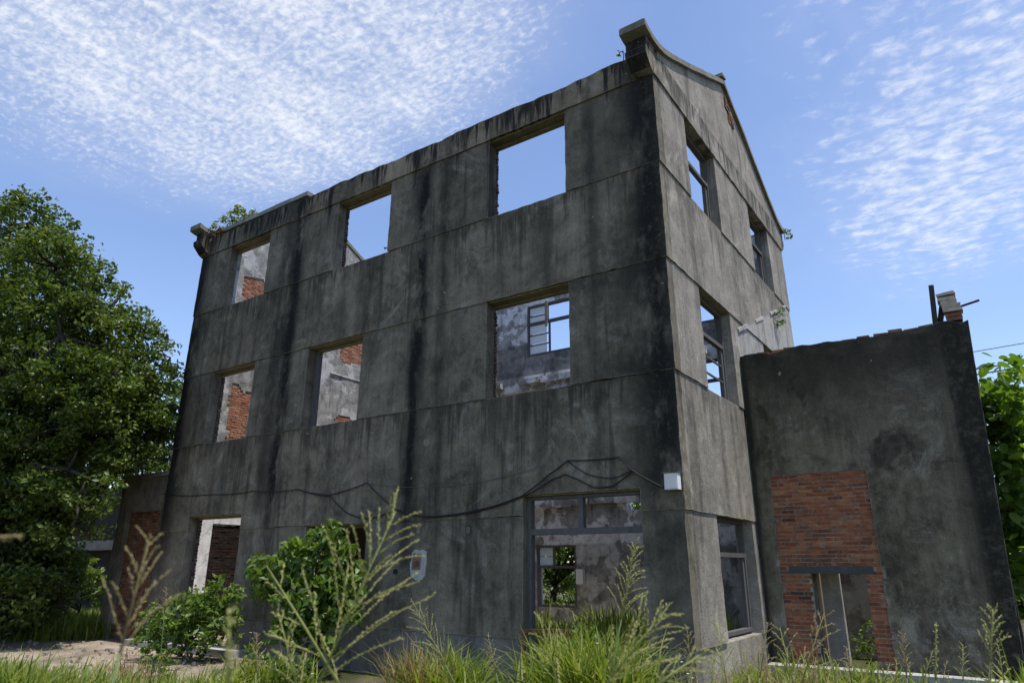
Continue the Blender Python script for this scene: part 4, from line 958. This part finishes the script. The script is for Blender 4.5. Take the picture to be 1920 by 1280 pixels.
# seed heads on tall stalks
def head_mesh(B, T_, r, nbr=26, lmax=.45, arch=.5, sp=.0042, fat=1.0, step=.0052, lo=.0):
    B = np.asarray(B, float); T_ = np.asarray(T_, float); ax = T_ - B; L = np.linalg.norm(ax); ax = ax / L
    s1 = np.cross(ax, [0.3, 0.1, 1.0]); s1 /= np.linalg.norm(s1); s2 = np.cross(ax, s1)
    C, Dn = [], []; mb = MB()
    mb.tube([B, B + ax * L * .5 + [0, 0, .01 * L], T_], [.0028 * fat, .002 * fat, .0008 * fat], 5, r=.1)
    for i in range(nbr):
        t = lo + (1 - lo) * (i + r.random() * .8) / nbr; an = i * 2.4 + r.uniform(-.5, .5); sd = s1 * math.cos(an) + s2 * math.sin(an)
        l = L * lmax * (1 - .72 * t) * r.uniform(.75, 1.15); sp_ = r.uniform(.45, .75)
        d0 = ax * math.cos(sp_) + sd * math.sin(sp_); p0 = B + ax * L * t * .97
        k = max(4, int(l / (step * fat))); tt = (np.arange(k) + .5) / k
        path = p0 + np.outer(tt * l, d0) - np.outer(arch * r.uniform(.3, 2.4) * l * tt ** 2, [0, 0, 1]) * .35 + np.outer(l * tt ** 2 * r.uniform(-.16, .16), np.cross(d0, sd)) + np.outer(np.sin(tt * r.uniform(5, 9)) * l * .012, sd)
        tan = np.gradient(path, axis=0); tan = unit(tan)
        mb.tube([p0] + [path[int(q)] for q in np.linspace(0, k - 1, 5)], .0009 * fat, 3, r=.15)
        m_ = tt > .12
        off = r.normal(size=(m_.sum(), 3)); C.append(path[m_] + off * .0011 * fat); Dn.append(unit(tan[m_] + .35 * off))
    C = np.concatenate(C); Dn = np.concatenate(Dn); n = len(C)
    a1 = unit(np.cross(Dn, r.normal(size=(n, 3)))); a2 = np.cross(Dn, a1); ln = (sp * fat * r.uniform(.7, 1.3, n))[:, None]; wd = ln * .36
    V = np.stack([C - Dn * ln, C + a1 * wd, C + a2 * wd, C - a1 * wd, C - a2 * wd, C + Dn * ln * 1.2], 1).reshape(-1, 3)
    a = np.arange(n)[:, None] * 6; fo = [(0, 2, 1), (0, 3, 2), (0, 4, 3), (0, 1, 4), (5, 1, 2), (5, 2, 3), (5, 3, 4), (5, 4, 1)]
    F = np.concatenate([a + np.array([q]) for q in fo], 1).reshape(-1, 3); rv = np.repeat(r.random(n), 6)
    # rachis tubes -> triangles
    tv = np.array(mb.v); tf = []
    for f in mb.f:
        for q in range(1, len(f) - 1): tf.append((f[0], f[q], f[q + 1]))
    return np.concatenate([V, tv]), np.concatenate([F, np.array(tf) + len(V)]), np.concatenate([rv, np.full(len(tv), .2)])
def stalk(B, T_, label, seed, nbr=26, lmax=.45, arch=.5, fat=1.0, dry=False, group=None, root=None, lo=0.0):
    r = np.random.default_rng(seed); B = np.asarray(B); T_ = np.asarray(T_)
    ax = (T_ - B) / np.linalg.norm(T_ - B)
    if root is None: root = np.array([B[0] - ax[0] * .8, B[1] - ax[1] * .8, GZ])
    t = thing('grass_stalk', label, 'grass stalk', group); t.location = root
    V, F, rv = head_mesh(B - root, T_ - root, r, nbr, lmax, arch, fat=fat, lo=lo)
    fast_mesh('seed_head', V, F, M['seed_dry' if dry else 'seed'], t, rv)
    c1 = B - ax * .5 * (B[2] - root[2]); tt = np.linspace(0, 1, 9)[:, None]
    pth = (1 - tt) ** 2 * root + 2 * tt * (1 - tt) * c1 + tt ** 2 * B - root
    MB().tube(pth, list(np.linspace(.0042, .0026, 9) * max(.8, fat)), 5).build('stem', M['stem'], t, True)
    for k in range(3):
        q = pth[2 + k * 2]; az = r.uniform(0, 6.28); l = r.uniform(.25, .42); dh = np.array([math.cos(az), math.sin(az), 0]); sd = np.array([-dh[1], dh[0], 0])
        Vb, w_ = [], .007
        for s_ in np.linspace(0, 1, 6):
            c = q + dh * l * s_ * .8 + np.array([0, 0, l * (.7 * s_ - .75 * s_ * s_)]); wd = w_ * (1 - s_ ** 2) + .0004; Vb += [c - sd * wd, c + sd * wd]
        mesh_obj('blade', Vb, [(2 * i, 2 * i + 1, 2 * i + 3, 2 * i + 2) for i in range(5)], M['grass'], t, True, None, [.5] * 12)
    return t
FG = 'tall seeding grass in the foreground'
stalk(at(600, 1275, 1.55), at(742, 958, 1.5), 'largest grass plume before the shrub covered window, branches spreading right', 1, 26, .8, .3, .95, group=FG)
stalk(at(640, 1290, 1.75), at(500, 1060, 1.8), 'slender pale grass plume leaning left across the leafy shrub', 2, 6, .5, .2, 1.3, group=FG)
stalk(at(560, 1300, 1.9), at(520, 1140, 1.9), 'short pale grass plume at the foot of the leafy shrub', 3, 16, .5, .3, 1.0, group=FG)
stalk(at(1165, 1160, 2.9), at(1192, 1018, 2.9), 'tall upright feathery grass plume in front of the doorway', 4, 34, .55, .5, 1.1, group=FG)
stalk(at(1130, 1290, 1.75), at(1250, 1140, 1.7), 'thick blurred grass plume at the right of the doorway clump', 5, 26, .8, .3, 1.1, group=FG)
stalk(at(1050, 1300, 2.2), at(1010, 1150, 2.2), 'thin grass plume leaning left at the doorway foot', 6, 9, .7, .3, 1.0, group=FG)
stalk(at(1210, 1300, 1.6), at(1330, 1215, 1.6), 'drooping grass plume lying right of the doorway clump', 7, 12, .6, .6, 1.1, group=FG)
stalk(at(225, 1225, 1.2), at(282, 1000, 1.2), 'brownish blurred grass plume before the bricked up left annex', 8, 15, .68, .2, .75, dry=True, group=FG)
stalk(at(428, 1290, .85), at(430, 1140, .85), 'very blurred narrow green grass tip nearest the camera', 9, 14, .28, .1, .75, group=FG)
stalk(at(-30, 1010, 1.0), at(45, 1003, 1.0), 'grass tip poking in at the left picture edge', 10, 4, .3, .2, .8, dry=True, group=FG)
stalk(at(835, 1245, 4.2), at(775, 1130, 4.2), 'grass plume leaning left beside the plaster patch', 11, 22, .6, .4, 1.2, group=FG)
stalk(at(1365, 1300, 3.4), at(1345, 1165, 3.4), 'grass plume before the lit gable pier', 12, 20, .6, .5, 1.1, group=FG)
stalk(at(1425, 1270, 4.2), at(1440, 1165, 4.2), 'dark grass plume by the gable window sill', 13, 20, .5, .6, 1.1, dry=True, group=FG)
stalk(at(1295, 1255, 4.5), at(1288, 1172, 4.5), 'small brown grass plume at the foot of the house corner', 14, 20, .5, .5, 1.1, dry=True, group=FG)
stalk(at(1500, 1290, 3.0), at(1545, 1150, 3.0), 'wispy grass plume before the brick doorway, leaning right', 15, 14, .7, .4, 1.1, dry=True, group=FG)
stalk(at(1490, 1290, 3.2), at(1462, 1175, 3.2), 'wispy grass plume before the brick doorway, leaning left', 16, 12, .7, .4, 1.1, group=FG)
stalk(at(1700, 1270, 4.0), at(1690, 1180, 4.0), 'brown grass plume right of the brick doorway', 17, 18, .45, .4, 1.2, dry=True, group=FG)
stalk(at(1858, 1240, 2.6), at(1862, 1140, 2.6), 'feathery grass plume low on the dark annex wall near its right end', 18, 22, .75, .3, 1.0, group=FG)
stalk(at(1755, 1275, 3.4), at(1755, 1165, 3.4), 'narrow upright green grass spike before the annex wall', 19, 24, .1, .05, 1.2, group=FG)
stalk(at(480, 1260, 4.0), at(482, 1185, 4.0), 'small brown grass plume left of the leafy shrub', 20, 20, .5, .4, 1.2, dry=True, group=FG)
stalk(at(930, 1260, 4.3), at(915, 1190, 4.3), 'sparse brown grass plume left of the doorway', 21, 14, .7, .5, 1.1, dry=True, group=FG)
stalk(at(308, 1150, 11), at(312, 1100, 11), 'distant small grass plume over the glossy shrub', 22, 12, .5, .4, 2.2, dry=True, group=FG)
r = np.random.default_rng(99)
ORD = 'first second third fourth fifth sixth seventh eighth ninth tenth eleventh twelfth thirteenth fourteenth fifteenth sixteenth'.split()
for i in range(16):
    u = 1292 + i * 39 + r.uniform(-14, 14); d_ = r.uniform(4.5, 7); v = r.uniform(1215, 1262); ln = r.uniform(-25, 25)
    stalk(at(u, v + 60, d_), at(u + ln, v - 10, d_), ORD[i] + ' from the left of the thin wispy grass stalks low before the annex', 40 + i, 12, .5, .5, 1.3, dry=i % 2 == 0, group='wispy stalks before the annex')

# broad leaved weeds at the wall foot
for i, (u, d_, h, lab) in enumerate(((500, 11.3, .55, 'low broad leaved weed at the foot of the leafy shrub'), (545, 10.6, .5, 'small broad leaved weed right of the pale step'), (1095, 9.3, .85, 'leafy green weed in the grass clump before the doorway'), (1175, 8.8, .7, 'leafy weed at the right foot of the doorway'), (300, 13.6, .3, 'tiny weed on the bare yard left of the step'), (330, 13.2, .28, 'tiny weed on the bare yard beside the step'), (1830, 9.5, .4, 'low weed at the right foot of the annex'))):
    b = gnd(u, d_); q = np.random.default_rng(200 + i)
    plant('weed', lab, 'weed', tuple(b), [(b + np.array([q.uniform(-.18, .18) * h * 2, q.uniform(-.18, .18) * h * 2, h * t]), .17 * h + .05) for t in (.3, .5, .7, .85, 1.0)], 500, .075, M['leaf_light' if i % 2 else 'leaf_mid'], 210 + i, .008, .07, .4, .2, .55, group='broad leaved weeds')
# rubble and dead leaves on the yard
mb = MB(); q = np.random.default_rng(301)
for _ in range(260):
    x_, y_ = (q.uniform(-14, -6.5), q.uniform(-4.5, -.45)) if _ < 190 else (q.uniform(-22, -14), q.uniform(-5, .0)); s_ = q.uniform(.012, .05) * (1.5 if q.random() < .03 else .8)
    V = np.array(boxv(-1, 1, -1, 1, -1, 1)) * s_ * q.uniform(.5, 1, 3) + q.uniform(-.3, .3, (8, 3)) * s_; an = q.uniform(0, 6.28); c_, n_ = math.cos(an), math.sin(an)
    V = np.stack([V[:, 0] * c_ - V[:, 1] * n_ + x_, V[:, 0] * n_ + V[:, 1] * c_ + y_, V[:, 2] + GZ + .03 + s_ * .3], 1); mb.add(V, BOXF, q.random())
stuff(tag(mb.build('rubble', M['rubble']), 'small stones and crumbled plaster scattered on the pale yard', 'rubble'))
n_ = 900; pts = np.stack([q.uniform(-22, -6, n_), q.uniform(-5, 0, n_), np.full(n_, GZ + .045)], 1); V, F, rv = leaves(pts, .07, q, 2.5, 0, .5)
stuff(tag(fast_mesh('leaf_litter', V, F, M['grass_dry'], None, rv), 'dead brown leaves scattered over the yard', 'leaf litter'))

# small white daisies
fl = MB(); 
for (u, v, d_, wh) in ((586, 1262, 8, 'lowest, under the leafy shrub'), (548, 1202, 8.2, 'higher, before the leafy shrub'), (1290, 1262, 7, 'middle one at the house corner foot'), (1278, 1240, 7.2, 'highest one at the house corner foot'), (1298, 1270, 7, 'lowest one at the house corner foot'), (470, 1185, 9, 'leftmost, left of the leafy shrub'), (1120, 1205, 7, 'single one before the doorway')):
    c = at(u, v, d_); t = thing('daisy', 'small white wildflower on a thin stem, ' + wh, 'flower', 'white wildflowers'); root = np.array([c[0], c[1], GZ]); t.location = root
    MB().tube([(0, 0, 0), tuple((c - root) * .5 + [.02, 0, 0]), tuple(c - root)], .0025, 4).build('stem', M['stem'], t)
    V = [tuple(c - root)]; n = 10
    for k in range(n): V.append(tuple(c - root + np.array([math.cos(k * .628), math.sin(k * .628), .3 * (k % 2)]) * (.018 if k % 2 == 0 else .011)))
    mesh_obj('bloom', V, [(0, k + 1, (k + 1) % n + 1) for k in range(n)], M['petal'], t)
